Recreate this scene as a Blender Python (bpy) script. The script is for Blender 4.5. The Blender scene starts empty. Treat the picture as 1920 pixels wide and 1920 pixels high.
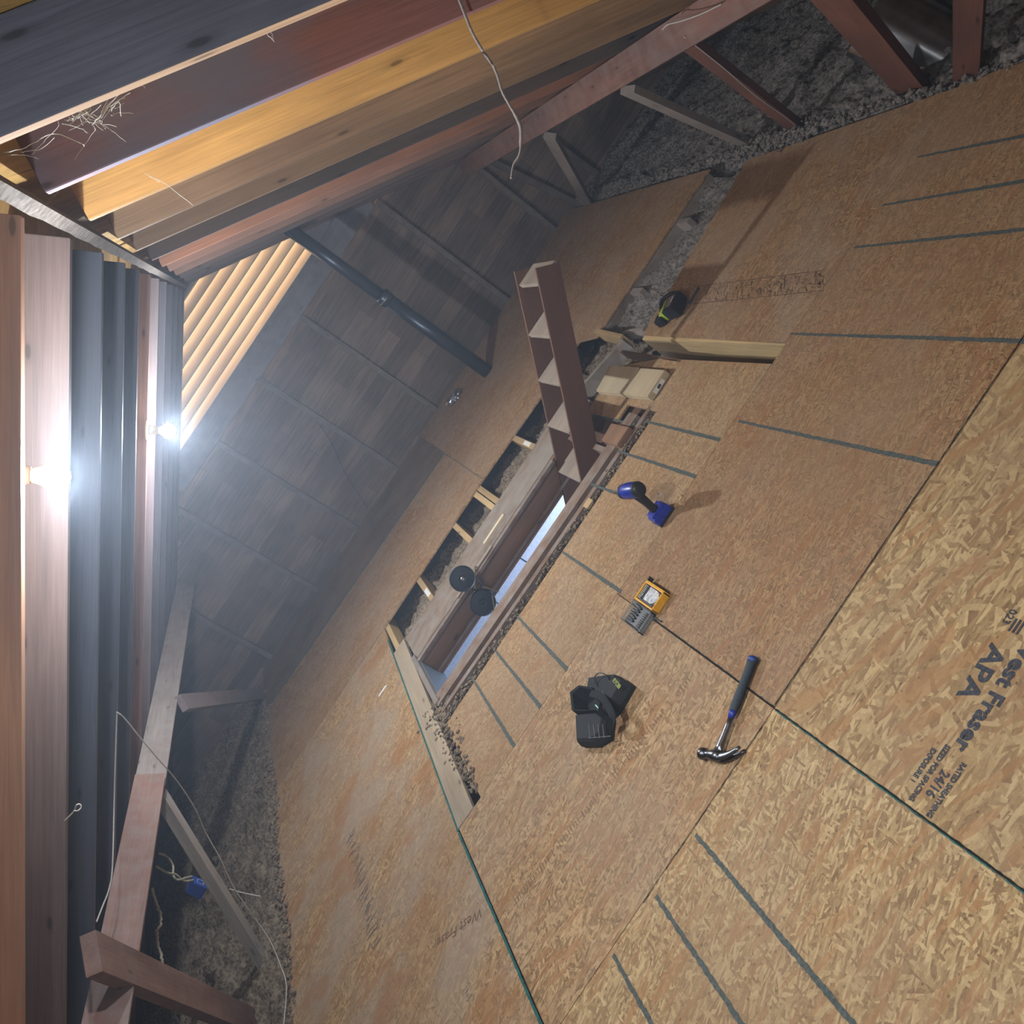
import bpy, bmesh, math, random
from mathutils import Vector, Matrix, noise
random.seed(7)
S = bpy.context.scene
COL = S.collection

# ------------------------------------------------------------------ camera, sky, exposure
CAM = Vector((0, 0, 1.8)); FPX = 1816.9
RX = Vector((0.55680888, -0.27009015, -0.78550314))
RD = Vector((-0.83056508, -0.19378982, -0.52211795))
RF = Vector((-0.0112036, 0.94313139, -0.33223134))
cd = bpy.data.cameras.new('camera'); cam = bpy.data.objects.new('camera', cd); COL.objects.link(cam)
cam.matrix_world = Matrix(((RX.x, -RD.x, -RF.x, CAM.x), (RX.y, -RD.y, -RF.y, CAM.y), (RX.z, -RD.z, -RF.z, CAM.z), (0, 0, 0, 1)))
cd.sensor_width = 36; cd.lens = 36 * FPX / 1920; cd.clip_start = .05
S.camera = cam
W = bpy.data.worlds.new('dusk_sky'); S.world = W; W.use_nodes = True
wb = W.node_tree.nodes['Background']; wb.inputs[0].default_value = (1.0, .78, .56, 1); wb.inputs[1].default_value = 2.2
S.view_settings.view_transform = 'Standard'; S.view_settings.look = 'None'
S.view_settings.exposure = 1.8; S.view_settings.gamma = 1
BULB_COL = (.86, .93, 1.0); BULB_NEAR = 800; BULB_FAR = 900
HAZE = 0.021  # density of the volume that stands in for lens glare

def ray(px, py):
    a, b = px - 960, py - 960
    return RX * a + RD * b + RF * FPX
def P(px, py, ax, v):
    r = ray(px, py); return CAM + r * ((v - CAM[ax]) / r[ax])
def fl(px, py, z=0.0):
    return P(px, py, 2, z)

# ------------------------------------------------------------------ tags and mesh helpers
def tag(o, label=None, cat=None, group=None, kind=None):
    if label: o['label'] = label
    if cat: o['category'] = cat
    if group: o['group'] = group
    if kind: o['kind'] = kind
    return o
def link(name, bm, mat, parent=None, smooth=False, mw=None):
    bmesh.ops.recalc_face_normals(bm, faces=bm.faces)
    me = bpy.data.meshes.new(name); bm.to_mesh(me); bm.free()
    if smooth:
        for p in me.polygons: p.use_smooth = True
    o = bpy.data.objects.new(name, me); COL.objects.link(o)
    if mat: me.materials.append(mat)
    if parent: o.parent = parent
    if mw is not None: o.matrix_world = mw
    return o
def empty(name, loc, label, cat, group=None, rot=None):
    o = bpy.data.objects.new(name, None); COL.objects.link(o); o.location = loc
    o.empty_display_size = .05
    if rot: o.rotation_euler = rot
    return tag(o, label, cat, group)
def box(bm, c, d, rot=None, bev=0):
    M = Matrix.Translation(c) @ (rot.to_4x4() if rot else Matrix()) @ Matrix.Diagonal((d[0], d[1], d[2], 1))
    r = bmesh.ops.create_cube(bm, size=1, matrix=M)
    if bev:
        es = list({e for v in r['verts'] for e in v.link_edges})
        bmesh.ops.bevel(bm, geom=es, offset=bev, segments=2, affect='EDGES', profile=.7)
def frame(x, up):
    x = x.normalized(); y = up.cross(x).normalized(); z = x.cross(y)
    return Matrix((x, y, z)).transposed()
def beam(name, a, b, w, h, mat, up=(0, 0, 1), parent=None, bev=.002, warp=.0):
    a, b = Vector(a), Vector(b); L = (b - a).length
    R = frame(b - a, Vector(up))
    bm = bmesh.new(); box(bm, (L / 2, 0, 0), (L, w, h), None, bev)
    if warp:
        n = max(2, int(L / .15))
        for i in range(1, n):
            g = bm.verts[:] + bm.edges[:] + bm.faces[:]
            bmesh.ops.bisect_plane(bm, geom=g, plane_co=(L * i / n, 0, 0), plane_no=(1, 0, 0))
        for v in bm.verts:
            k = noise.noise_vector(Vector((v.co.x * 1.3 + a.y * 7, v.co.y * 9, v.co.z * 9 + a.x * 3)))
            v.co += Vector((0, k.y, k.z)) * warp
    M = Matrix.Translation(a) @ R.to_4x4()
    o = link(name, bm, mat)
    if parent:
        o.parent = parent; o.matrix_basis = parent.matrix_basis.inverted() @ M
    else: o.matrix_world = M
    return o
def poly(bm, pts, z0, z1):
    lo = [bm.verts.new((p[0], p[1], z0)) for p in pts]; hi = [bm.verts.new((p[0], p[1], z1)) for p in pts]
    n = len(pts); bm.faces.new(hi); bm.faces.new(lo[::-1])
    for i in range(n): bm.faces.new((lo[i], lo[(i + 1) % n], hi[(i + 1) % n], hi[i]))
def quad(bm, *ps):
    bm.faces.new([bm.verts.new(p) for p in ps])
def sweep(bm, pts, rad, n=8, flat=1.0, up=Vector((0, 0, 1)), sq=2.0, cap=True):
    """superellipse sections swept along pts; rad is a number or list (or list of (a, b))"""
    pts = [Vector(p) for p in pts]; rings = []
    for i, p in enumerate(pts):
        t = (pts[min(i + 1, len(pts) - 1)] - pts[max(i - 1, 0)])
        if t.length < 1e-9: t = Vector((1, 0, 0))
        t.normalize(); u = up if abs(t.dot(up)) < .95 else Vector((1, 0, 0))
        s = t.cross(u).normalized(); w = s.cross(t)
        r = rad[i] if isinstance(rad, (list, tuple)) else rad
        ra, rb = (r if isinstance(r, (list, tuple)) else (r, r * flat))
        ring = []
        for k in range(n):
            an = 2 * math.pi * k / n; c, q = math.cos(an), math.sin(an)
            c = math.copysign(abs(c) ** (2 / sq), c); q = math.copysign(abs(q) ** (2 / sq), q)
            ring.append(bm.verts.new(p + s * (ra * c) + w * (rb * q)))
        rings.append(ring)
    for a, b in zip(rings, rings[1:]):
        for k in range(n): bm.faces.new((a[k], a[(k + 1) % n], b[(k + 1) % n], b[k]))
    if cap:
        bm.faces.new(rings[0][::-1]); bm.faces.new(rings[-1])
def smooth_path(pts, n=6, jit=0):
    pts = [Vector(p) for p in pts]; out = []
    for i in range(len(pts) - 1):
        p0, p1, p2, p3 = pts[max(i - 1, 0)], pts[i], pts[i + 1], pts[min(i + 2, len(pts) - 1)]
        for k in range(n):
            t = k / n
            q = .5 * ((2 * p1) + (p2 - p0) * t + (2 * p0 - 5 * p1 + 4 * p2 - p3) * t * t + (3 * p1 - p0 - 3 * p2 + p3) * t ** 3)
            if jit: q = q + Vector([random.uniform(-jit, jit) for _ in range(3)])
            out.append(q)
    out.append(pts[-1]); return out
def lathe(bm, prof, M, n=20):
    rings = []
    for r, z in prof:
        rings.append([bm.verts.new(M @ Vector((r * math.cos(2 * math.pi * k / n), r * math.sin(2 * math.pi * k / n), z))) for k in range(n)])
    for a, b in zip(rings, rings[1:]):
        for k in range(n): bm.faces.new((a[k], a[(k + 1) % n], b[(k + 1) % n], b[k]))
    bm.faces.new(rings[0][::-1]); bm.faces.new(rings[-1])

# ------------------------------------------------------------------ materials
def new(name):
    m = bpy.data.materials.new(name); m.use_nodes = True
    return m, m.node_tree.nodes, m.node_tree.links, m.node_tree.nodes['Principled BSDF']
def plain(name, col, rough=.6, metal=0, spec=.4, bump=0, bscale=60, var=0):
    m, N, L, b = new(name)
    b.inputs['Base Color'].default_value = (*col, 1); b.inputs['Roughness'].default_value = rough
    b.inputs['Metallic'].default_value = metal; b.inputs['Specular IOR Level'].default_value = spec
    tc = N.new('ShaderNodeTexCoord'); nz = N.new('ShaderNodeTexNoise'); nz.inputs['Scale'].default_value = bscale
    nz.inputs['Detail'].default_value = 5
    L.new(tc.outputs['Object'], nz.inputs[0])
    if bump:
        bp = N.new('ShaderNodeBump'); bp.inputs['Strength'].default_value = bump; bp.inputs['Distance'].default_value = .004
        L.new(nz.outputs[0], bp.inputs['Height']); L.new(bp.outputs[0], b.inputs['Normal'])
    rp = N.new('ShaderNodeValToRGB'); v = max(var, .08)
    rp.color_ramp.elements[0].color = (*[c * (1 - v) for c in col], 1); rp.color_ramp.elements[1].color = (*[min(1, c * (1 + v)) for c in col], 1)
    rp.color_ramp.elements[0].position = .35; rp.color_ramp.elements[1].position = .65
    L.new(nz.outputs[0], rp.inputs[0]); L.new(rp.outputs[0], b.inputs['Base Color'])
    return m
_w = {}
def wood(col, stain=None, amt=.35, rough=.75, grain=1.0, knots=True, dust=0.0):
    """lumber: grain runs along the piece's own X"""
    key = (col, stain, amt, rough, grain, knots, dust)
    if key in _w: return _w[key]
    m, N, L, b = new('lumber')
    tc = N.new('ShaderNodeTexCoord'); oi = N.new('ShaderNodeObjectInfo')
    off = N.new('ShaderNodeVectorMath'); off.operation = 'SCALE'; off.inputs[0].default_value = (17, 31, 23)
    L.new(oi.outputs['Random'], off.inputs['Scale'])
    ad = N.new('ShaderNodeVectorMath'); ad.operation = 'ADD'; L.new(tc.outputs['Object'], ad.inputs[0]); L.new(off.outputs[0], ad.inputs[1])
    def mp(sc, src=ad.outputs[0]):
        q = N.new('ShaderNodeMapping'); q.inputs['Scale'].default_value = sc; L.new(src, q.inputs[0]); return q
    big = N.new('ShaderNodeTexNoise'); big.inputs['Scale'].default_value = 1; big.inputs['Detail'].default_value = 3
    L.new(mp((1.3, 9, 9)).outputs[0], big.inputs[0])
    wv = N.new('ShaderNodeTexNoise'); wv.inputs['Scale'].default_value = 1; wv.inputs['Detail'].default_value = 6; wv.inputs['Roughness'].default_value = .65
    wv.inputs['Distortion'].default_value = .6
    L.new(mp((4, 130, 130)).outputs[0], wv.inputs[0])
    st = N.new('ShaderNodeTexNoise'); st.inputs['Scale'].default_value = 1; st.inputs['Detail'].default_value = 4
    L.new(mp((1.6, 3.5, 3.5)).outputs[0], st.inputs[0])
    r1 = N.new('ShaderNodeValToRGB'); e = r1.color_ramp.elements
    e[0].position = .3; e[1].position = .72
    e[0].color = (*[c * (1 - .5 * grain) for c in col], 1); e[1].color = (*[min(1, c * (1 + .36 * grain)) for c in col], 1)
    mx = N.new('ShaderNodeMix'); mx.data_type = 'FLOAT'; mx.inputs[0].default_value = .5
    L.new(big.outputs[0], mx.inputs[2]); L.new(wv.outputs[0], mx.inputs[3]); L.new(mx.outputs[0], r1.inputs[0])
    out = r1.outputs[0]
    def over(fac, colour, src):
        q = N.new('ShaderNodeMix'); q.data_type = 'RGBA'; q.inputs[7].default_value = (*colour, 1)
        L.new(fac, q.inputs[0]); L.new(src, q.inputs[6]); return q.outputs[2]
    def ramp(src, a, c, k):
        q = N.new('ShaderNodeMapRange'); q.inputs[1].default_value = a; q.inputs[2].default_value = c; q.inputs[4].default_value = k
        L.new(src, q.inputs[0]); return q.outputs[0]
    if stain: out = over(ramp(st.outputs[0], .45, .62, amt), stain, out)
    if knots:
        vo = N.new('ShaderNodeTexVoronoi'); vo.inputs['Scale'].default_value = 1; vo.inputs['Randomness'].default_value = 1
        vo.voronoi_dimensions = '2D'; sp_ = N.new('ShaderNodeSeparateXYZ'); cb_ = N.new('ShaderNodeCombineXYZ'); ad_ = N.new('ShaderNodeMath'); wn_ = N.new('ShaderNodeVectorMath'); wn_.operation = 'MULTIPLY_ADD'; wn_.inputs[1].default_value = (.12, .25, 0)
        L.new(mp((2.6, 9.0, 9.0)).outputs[0], sp_.inputs[0]); L.new(sp_.outputs[0], cb_.inputs[0]); L.new(sp_.outputs[1], ad_.inputs[0]); L.new(sp_.outputs[2], ad_.inputs[1]); L.new(ad_.outputs[0], cb_.inputs[1])
        L.new(big.outputs[1], wn_.inputs[0]); L.new(cb_.outputs[0], wn_.inputs[2]); L.new(wn_.outputs[0], vo.inputs[0])
        gs_ = N.new('ShaderNodeSeparateColor'); L.new(vo.outputs['Color'], gs_.inputs[0]); gg_ = N.new('ShaderNodeMath'); gg_.operation = 'LESS_THAN'; gg_.inputs[1].default_value = .55; L.new(gs_.outputs[0], gg_.inputs[0])
        da_ = N.new('ShaderNodeMath'); da_.operation = 'ADD'; L.new(vo.outputs['Distance'], da_.inputs[0]); L.new(gg_.outputs[0], da_.inputs[1]); kd_ = da_.outputs[0]
        out = over(ramp(kd_, .12, .05, .4), [c * .45 for c in col], out); out = over(ramp(kd_, .06, .035, .7), [c * .2 for c in col], out)
    if dust:
        dn = N.new('ShaderNodeTexNoise'); dn.inputs['Scale'].default_value = 14; dn.inputs['Detail'].default_value = 6; L.new(ad.outputs[0], dn.inputs[0])
        out = over(ramp(dn.outputs[0], .35, .7, dust), (.3, .28, .26), out)
    L.new(out, b.inputs['Base Color']); b.inputs['Roughness'].default_value = rough; b.inputs['Specular IOR Level'].default_value = .35
    bp = N.new('ShaderNodeBump'); bp.inputs['Strength'].default_value = .35; bp.inputs['Distance'].default_value = .002
    L.new(wv.outputs[0], bp.inputs['Height']); L.new(bp.outputs[0], b.inputs['Normal'])
    _w[key] = m; return m
def osb(light, mid, dark, sc=1.0, ang=0.0, dust=.2, stain=0.0, contrast=1.0, off=(0, 0, 0)):
    m, N, L, b = new('strand_board')
    tc = N.new('ShaderNodeTexCoord'); mpo = N.new('ShaderNodeMapping'); mpo.inputs['Location'].default_value = off
    L.new(tc.outputs['Object'], mpo.inputs[0]); base = mpo.outputs[0]
    wn = N.new('ShaderNodeTexNoise'); wn.inputs['Scale'].default_value = 9; wn.inputs['Detail'].default_value = 3; L.new(base, wn.inputs[0])
    dm = N.new('ShaderNodeVectorMath'); dm.operation = 'MULTIPLY_ADD'; dm.inputs[1].default_value = (.014, .014, .0)
    L.new(wn.outputs['Color'], dm.inputs[0]); L.new(base, dm.inputs[2])
    def layer(a, lx, ly):
        q = N.new('ShaderNodeMapping'); q.inputs['Rotation'].default_value = (0, 0, math.radians(a + ang)); q.vector_type = 'TEXTURE'
        q2 = N.new('ShaderNodeMapping'); q2.inputs['Scale'].default_value = (sc / lx, sc / ly, 1)
        L.new(dm.outputs[0], q.inputs[0]); L.new(q.outputs[0], q2.inputs[0])
        v = N.new('ShaderNodeTexVoronoi'); v.voronoi_dimensions = '2D'; v.inputs['Scale'].default_value = 1
        L.new(q2.outputs[0], v.inputs[0])
        s = N.new('ShaderNodeSeparateColor'); L.new(v.outputs['Color'], s.inputs[0])
        return s.outputs[0], s.outputs[1], q2
    v, g1, mm = layer(8, .1, .017)
    for a, lx, ly, th in ((-22, .07, .014, .55), (38, .06, .013, .62), (-58, .05, .012, .72), (12, .045, .008, .6), (80, .035, .009, .84)):
        v2, g2, _m = layer(a, lx, ly)
        gt = N.new('ShaderNodeMath'); gt.operation = 'GREATER_THAN'; gt.inputs[1].default_value = th; L.new(g2, gt.inputs[0])
        mx = N.new('ShaderNodeMix'); mx.data_type = 'FLOAT'; L.new(gt.outputs[0], mx.inputs[0]); L.new(v, mx.inputs[2]); L.new(v2, mx.inputs[3]); v = mx.outputs[0]
    fib = N.new('ShaderNodeTexNoise'); fib.inputs['Scale'].default_value = 1; fib.inputs['Detail'].default_value = 6; fib.inputs['Roughness'].default_value = .7
    fm = N.new('ShaderNodeMapping'); fm.inputs['Scale'].default_value = (16, 90, 1); fm.inputs['Rotation'].default_value = (0, 0, math.radians(-10 - ang)); L.new(dm.outputs[0], fm.inputs[0]); L.new(fm.outputs[0], fib.inputs[0])
    sp = N.new('ShaderNodeTexNoise'); sp.inputs['Scale'].default_value = 75; sp.inputs['Detail'].default_value = 5; sp.inputs['Roughness'].default_value = .75; L.new(base, sp.inputs[0])
    m1 = N.new('ShaderNodeMix'); m1.data_type = 'FLOAT'; m1.inputs[0].default_value = .5; L.new(v, m1.inputs[2]); L.new(fib.outputs[0], m1.inputs[3])
    m2 = N.new('ShaderNodeMix'); m2.data_type = 'FLOAT'; m2.inputs[0].default_value = .36; L.new(m1.outputs[0], m2.inputs[2]); L.new(sp.outputs[0], m2.inputs[3])
    rp = N.new('ShaderNodeValToRGB'); e = rp.color_ramp.elements
    c = contrast
    e[0].position = .49 - .19 / c; e[0].color = (*dark, 1); e[1].position = min(.5 + .17 / c, 1); e[1].color = (*light, 1)
    k = e.new(.49); k.color = (*mid, 1)
    L.new(m2.outputs[0], rp.inputs[0]); out = rp.outputs[0]
    _v, gr, _q = layer(-12, .11, .02)
    gq = N.new('ShaderNodeMapRange'); gq.inputs[1].default_value = .78; gq.inputs[2].default_value = .8; gq.inputs[4].default_value = .6; L.new(gr, gq.inputs[0])
    gx = N.new('ShaderNodeMix'); gx.data_type = 'RGBA'; gx.inputs[7].default_value = (mid[0] * .95, mid[1] * .72, mid[2] * .62, 1); L.new(gq.outputs[0], gx.inputs[0]); L.new(out, gx.inputs[6]); out = gx.outputs[2]
    def patch(scale, a, z, k, colour, src, det=4, vec=base):
        n = N.new('ShaderNodeTexNoise'); n.inputs['Scale'].default_value = scale; n.inputs['Detail'].default_value = det; L.new(vec, n.inputs[0])
        q = N.new('ShaderNodeMapRange'); q.inputs[1].default_value = a; q.inputs[2].default_value = z; q.inputs[4].default_value = k; L.new(n.outputs[0], q.inputs[0])
        x = N.new('ShaderNodeMix'); x.data_type = 'RGBA'; x.inputs[7].default_value = (*colour, 1); L.new(q.outputs[0], x.inputs[0]); L.new(src, x.inputs[6]); return x.outputs[2]
    out = patch(1.7, .42, .66, .4, (.27, .165, .09), out)
    if dust: out = patch(2.6, .4, .62, dust, (.33, .27, .215), out, 6)
    if stain: out = patch(3.2, .56, .62, stain, (.3, .13, .045), out, 6)
    ds = N.new('ShaderNodeTexVoronoi'); ds.inputs['Scale'].default_value = 26; L.new(base, ds.inputs[0])
    q = N.new('ShaderNodeMapRange'); q.inputs[1].default_value = .13; q.inputs[2].default_value = .07; q.inputs[4].default_value = .55; L.new(ds.outputs['Distance'], q.inputs[0])
    x = N.new('ShaderNodeMix'); x.data_type = 'RGBA'; x.inputs[7].default_value = (.07, .045, .03, 1); L.new(q.outputs[0], x.inputs[0]); L.new(out, x.inputs[6]); out = x.outputs[2]
    L.new(out, b.inputs['Base Color']); b.inputs['Roughness'].default_value = .72; b.inputs['Specular IOR Level'].default_value = .3
    bp = N.new('ShaderNodeBump'); bp.inputs['Strength'].default_value = .8; bp.inputs['Distance'].default_value = .003
    L.new(m2.outputs[0], bp.inputs['Height']); L.new(bp.outputs[0], b.inputs['Normal'])
    return m
def fluff(name, a, bcol, bump=1.0):
    m, N, L, b = new(name)
    tc = N.new('ShaderNodeTexCoord'); n = N.new('ShaderNodeTexNoise'); n.inputs['Scale'].default_value = 38; n.inputs['Detail'].default_value = 7; n.inputs['Roughness'].default_value = .75
    L.new(tc.outputs['Object'], n.inputs[0])
    v = N.new('ShaderNodeTexVoronoi'); v.inputs['Scale'].default_value = 45; L.new(tc.outputs['Object'], v.inputs[0])
    mx = N.new('ShaderNodeMix'); mx.data_type = 'FLOAT'; mx.inputs[0].default_value = .35; L.new(n.outputs[0], mx.inputs[2]); L.new(v.outputs['Distance'], mx.inputs[3])
    rp = N.new('ShaderNodeValToRGB'); rp.color_ramp.elements[0].position = .28; rp.color_ramp.elements[1].position = .62
    rp.color_ramp.elements[0].color = (*bcol, 1); rp.color_ramp.elements[1].color = (*a, 1)
    L.new(mx.outputs[0], rp.inputs[0]); L.new(rp.outputs[0], b.inputs['Base Color']); b.inputs['Roughness'].default_value = .95; b.inputs['Specular IOR Level'].default_value = .1
    bp = N.new('ShaderNodeBump'); bp.inputs['Strength'].default_value = bump; bp.inputs['Distance'].default_value = .03
    L.new(mx.outputs[0], bp.inputs['Height']); L.new(bp.outputs[0], b.inputs['Normal'])
    return m
def emit(name, col, s):
    m = bpy.data.materials.new(name); m.use_nodes = True; N = m.node_tree.nodes; N.clear()
    e = N.new('ShaderNodeEmission'); e.inputs[0].default_value = (*col, 1); e.inputs[1].default_value = s
    o = N.new('ShaderNodeOutputMaterial'); m.node_tree.links.new(e.outputs[0], o.inputs[0]); return m

M_fresh = wood((.52, .37, .19), None, grain=.8, knots=False)
M_block = wood((.42, .29, .15), (.25, .17, .1), .3, grain=.8)
M_dusty = wood((.2, .14, .1), (.28, .25, .22), .7, dust=.6, knots=False)
M_old = wood((.14, .075, .045), (.08, .045, .03), .5)
M_frame = wood((.2, .12, .08), (.13, .08, .055), .5, dust=.6)
M_ladder = wood((.13, .06, .038), (.1, .045, .03), .3, knots=False, grain=.5)
M_tread = wood((.3, .24, .19), (.22, .17, .13), .5, knots=False, dust=.4)
M_strut = wood((.15, .06, .04), (.07, .035, .03), .5)
M_greystrut = wood((.23, .19, .17), (.15, .12, .11), .5, dust=.4)
M_purlin = wood((.26, .14, .11), (.16, .11, .1), .6, dust=.35)
M_ins = fluff('cellulose_insulation', (.36, .32, .29), (.09, .08, .075))
M_insl = fluff('cellulose_insulation_brown', (.4, .32, .24), (.12, .09, .065))
M_mark = plain('grey_line_paint', (.075, .09, .085), .8, var=.3, bscale=90)
M_teal = plain('teal_edge_paint', (.01, .105, .10), .7, var=.3, bscale=30)
M_gap = plain('dark_board_gap', (.012, .014, .012), .9)
M_ink = plain('stamp_ink', (.05, .055, .07), .8, var=.4, bscale=120)
M_fade = plain('faded_stamp_ink', (.17, .10, .06), .85, var=.3, bscale=120)
M_black = plain('black_plastic', (.014, .016, .02), .45, bump=.2)
M_white = plain('white_plastic', (.75, .75, .73), .4)
M_steel = plain('polished_steel', (.45, .46, .48), .28, 1)
M_galv = plain('galvanised_steel', (.5, .51, .53), .27, 1, bump=.1, bscale=12, var=.25)
M_blue = plain('blue_tool_plastic', (.012, .03, .3), .35, var=.2)
M_yellow = plain('yellow_plastic', (.72, .36, .015), .4)
M_cable = plain('white_cable_jacket', (.42, .39, .36), .55)
M_dry = plain('drywall_paper', (.3, .3, .29), .9)

# ------------------------------------------------------------------ structure
MS = .58; ZR = 2.22; XR = -.04
def zr(x, d=0): return ZR - MS * abs(x - XR) + d * 1.156
M_deck = wood((.42, .26, .09), (.2, .11, .05), .4, grain=.9)
Y0, Y1 = -2.2, 8.42
for s in (1, -1):
    bm = bmesh.new()
    a = Vector((XR, 0, zr(XR, .142))); e = Vector((XR + s * 4.3, 0, zr(XR + s * 4.3, .142)))
    up = Vector((0, 0, .03))
    vs = [Vector((q.x, y, q.z)) + u for u in (Vector(), up) for y in (Y0, Y1) for q in (a, e)]
    v = [bm.verts.new(p) for p in vs]
    for f in ((0, 1, 3, 2), (4, 6, 7, 5), (0, 4, 5, 1), (2, 3, 7, 6), (0, 2, 6, 4), (1, 5, 7, 3)): bm.faces.new([v[i] for i in f])
    tag(link('ceiling', bm, M_deck), kind='structure')

# gable wall sheathing
def sheathing():
    m, N, L, b = new('gable_sheathing')
    tc = N.new('ShaderNodeTexCoord'); sx = N.new('ShaderNodeSeparateXYZ'); cx = N.new('ShaderNodeCombineXYZ'); L.new(tc.outputs['Object'], sx.inputs[0])
    L.new(sx.outputs[0], cx.inputs[0]); L.new(sx.outputs[2], cx.inputs[1])
    br = N.new('ShaderNodeTexBrick'); br.inputs['Scale'].default_value = 1; br.inputs['Mortar Size'].default_value = .0025; br.inputs['Brick Width'].default_value = 1.22; br.inputs['Row Height'].default_value = .142
    br.inputs['Color1'].default_value = (.10, .068, .052, 1); br.inputs['Color2'].default_value = (.20, .14, .105, 1); br.inputs['Mortar'].default_value = (.075, .055, .045, 1); br.inputs['Bias'].default_value = .0
    L.new(cx.outputs[0], br.inputs[0])
    n = N.new('ShaderNodeTexNoise'); n.inputs['Scale'].default_value = 2.2; n.inputs['Detail'].default_value = 6; L.new(tc.outputs['Object'], n.inputs[0])
    g = N.new('ShaderNodeTexNoise'); g.inputs['Detail'].default_value = 5; g.inputs['Scale'].default_value = 1
    mp = N.new('ShaderNodeMapping'); mp.inputs['Scale'].default_value = (5, 1, 70); L.new(tc.outputs['Object'], mp.inputs[0]); L.new(mp.outputs[0], g.inputs[0])
    ad = N.new('ShaderNodeMath'); ad.operation = 'ADD'; L.new(n.outputs[0], ad.inputs[0]); L.new(g.outputs[0], ad.inputs[1])
    mr = N.new('ShaderNodeMapRange'); mr.inputs[1].default_value = .7; mr.inputs[2].default_value = 1.3; mr.inputs[3].default_value = .5; mr.inputs[4].default_value = 1.5; L.new(ad.outputs[0], mr.inputs[0])
    vm = N.new('ShaderNodeVectorMath'); vm.operation = 'SCALE'; L.new(br.outputs[0], vm.inputs[0]); L.new(mr.outputs[0], vm.inputs['Scale'])
    L.new(vm.outputs[0], b.inputs['Base Color']); b.inputs['Roughness'].default_value = .85
    bp = N.new('ShaderNodeBump'); bp.inputs['Strength'].default_value = .4; bp.inputs['Distance'].default_value = .004; L.new(g.outputs[0], bp.inputs['Height']); L.new(bp.outputs[0], b.inputs['Normal'])
    return m
GY = 8.33
def wall_poly(bm, pts, y0, y1):
    a = [bm.verts.new((p[0], y0, p[1])) for p in pts]; b = [bm.verts.new((p[0], y1, p[1])) for p in pts]; n = len(pts)
    bm.faces.new(a); bm.faces.new(b[::-1])
    for i in range(n): bm.faces.new((a[i], a[(i + 1) % n], b[(i + 1) % n], b[i]))
bm = bmesh.new()
zt = 1.40; xt = (ZR - zt + .16) / MS
wall_poly(bm, [(XR - 4.3, -.3), (XR + 4.3, -.3), (XR + 4.3, zr(XR + 4.3, .142)), (XR + xt, zt), (XR - xt, zt), (XR - 4.3, zr(XR - 4.3, .142))], GY, GY + .03)
tag(link('wall_back', bm, sheathing()), kind='structure')
bm = bmesh.new(); box(bm, (0, Y0, .9), (9, .04, 4)); tag(link('wall_front', bm, M_dry), kind='structure')
for s in (-1, 1):
    bm = bmesh.new(); box(bm, (XR + s * 4.32, 3, -.2), (.04, 11, .7)); tag(link('wall_left' if s < 0 else 'wall_right', bm, M_dry), kind='structure')

# drywall below the joists, with the hatch opening, and the room below it
HX0, HX1, HY0, HY1 = -1.06, .44, 4.52, 5.6
ZD = -.22
bm = bmesh.new()
for x0, x1, y0, y1 in ((-4.4, 4.4, -2.3, HY0), (-4.4, 4.4, HY1, 8.5), (-4.4, HX0, HY0, HY1), (HX1, 4.4, HY0, HY1)):
    box(bm, ((x0 + x1) / 2, (y0 + y1) / 2, ZD - .01), (x1 - x0, y1 - y0, .02))
tag(link('floor', bm, M_dry), kind='structure')
M_room = plain('pale_blue_wall_paint', (.62, .68, .8), .8)
bm = bmesh.new(); box(bm, (0, 5.75, -1.45), (5, .04, 2.5)); tag(link('trim_1', bm, M_room), kind='structure').name = 'wall_room_below'
bm = bmesh.new(); box(bm, (0, 3.2, -1.45), (5, .04, 2.5)); tag(link('wall_room_below_near', bm, M_room), kind='structure')
for s in (-1, 1):
    bm = bmesh.new(); box(bm, (s * 2.5, 4.5, -1.45), (.04, 2.6, 2.5)); tag(link('wall_room_below_side', bm, M_room), kind='structure')
bm = bmesh.new(); box(bm, (0, 4.5, -2.7), (5, 2.6, .04)); tag(link('floor', bm, M_dry), kind='structure')
bm = bmesh.new(); box(bm, (-.28, 5.727, -1.2), (.004, .004, 1.9)); box(bm, (-.6, 5.727, -1.2), (.004, .004, 1.9)); tag(link('trim_1', bm, M_gap), kind='structure')
ld = bpy.data.lights.new('room_below_lamp', 'AREA'); ld.energy = 34; ld.size = 1.0; ld.color = (.72, .82, 1.0)
lo = bpy.data.objects.new('room_below_lamp', ld); COL.objects.link(lo); lo.location = (1.2, 4.6, -.5); lo.rotation_euler = (math.radians(35), 0, 0)

# ------------------------------------------------------------------ thin volume added to imitate lens bloom around the bulbs
if HAZE:
    m = bpy.data.materials.new('glare_haze'); m.use_nodes = True; N = m.node_tree.nodes; N.clear()
    v = N.new('ShaderNodeVolumeScatter'); v.inputs['Density'].default_value = HAZE; v.inputs['Color'].default_value = (.72, .82, 1, 1); v.inputs['Anisotropy'].default_value = .35
    o = N.new('ShaderNodeOutputMaterial'); m.node_tree.links.new(v.outputs[0], o.inputs['Volume'])
    bm = bmesh.new()
    wall_poly(bm, [(-2.4, .02), (2.34, .02), (2.34, .8), (XR, 2.19), (-2.4, .8)], .9, 8.2)
    tag(link('glare_haze', bm, m), 'thin bluish haze added to imitate lens glare around the lit bulbs', 'haze', kind='stuff')

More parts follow.
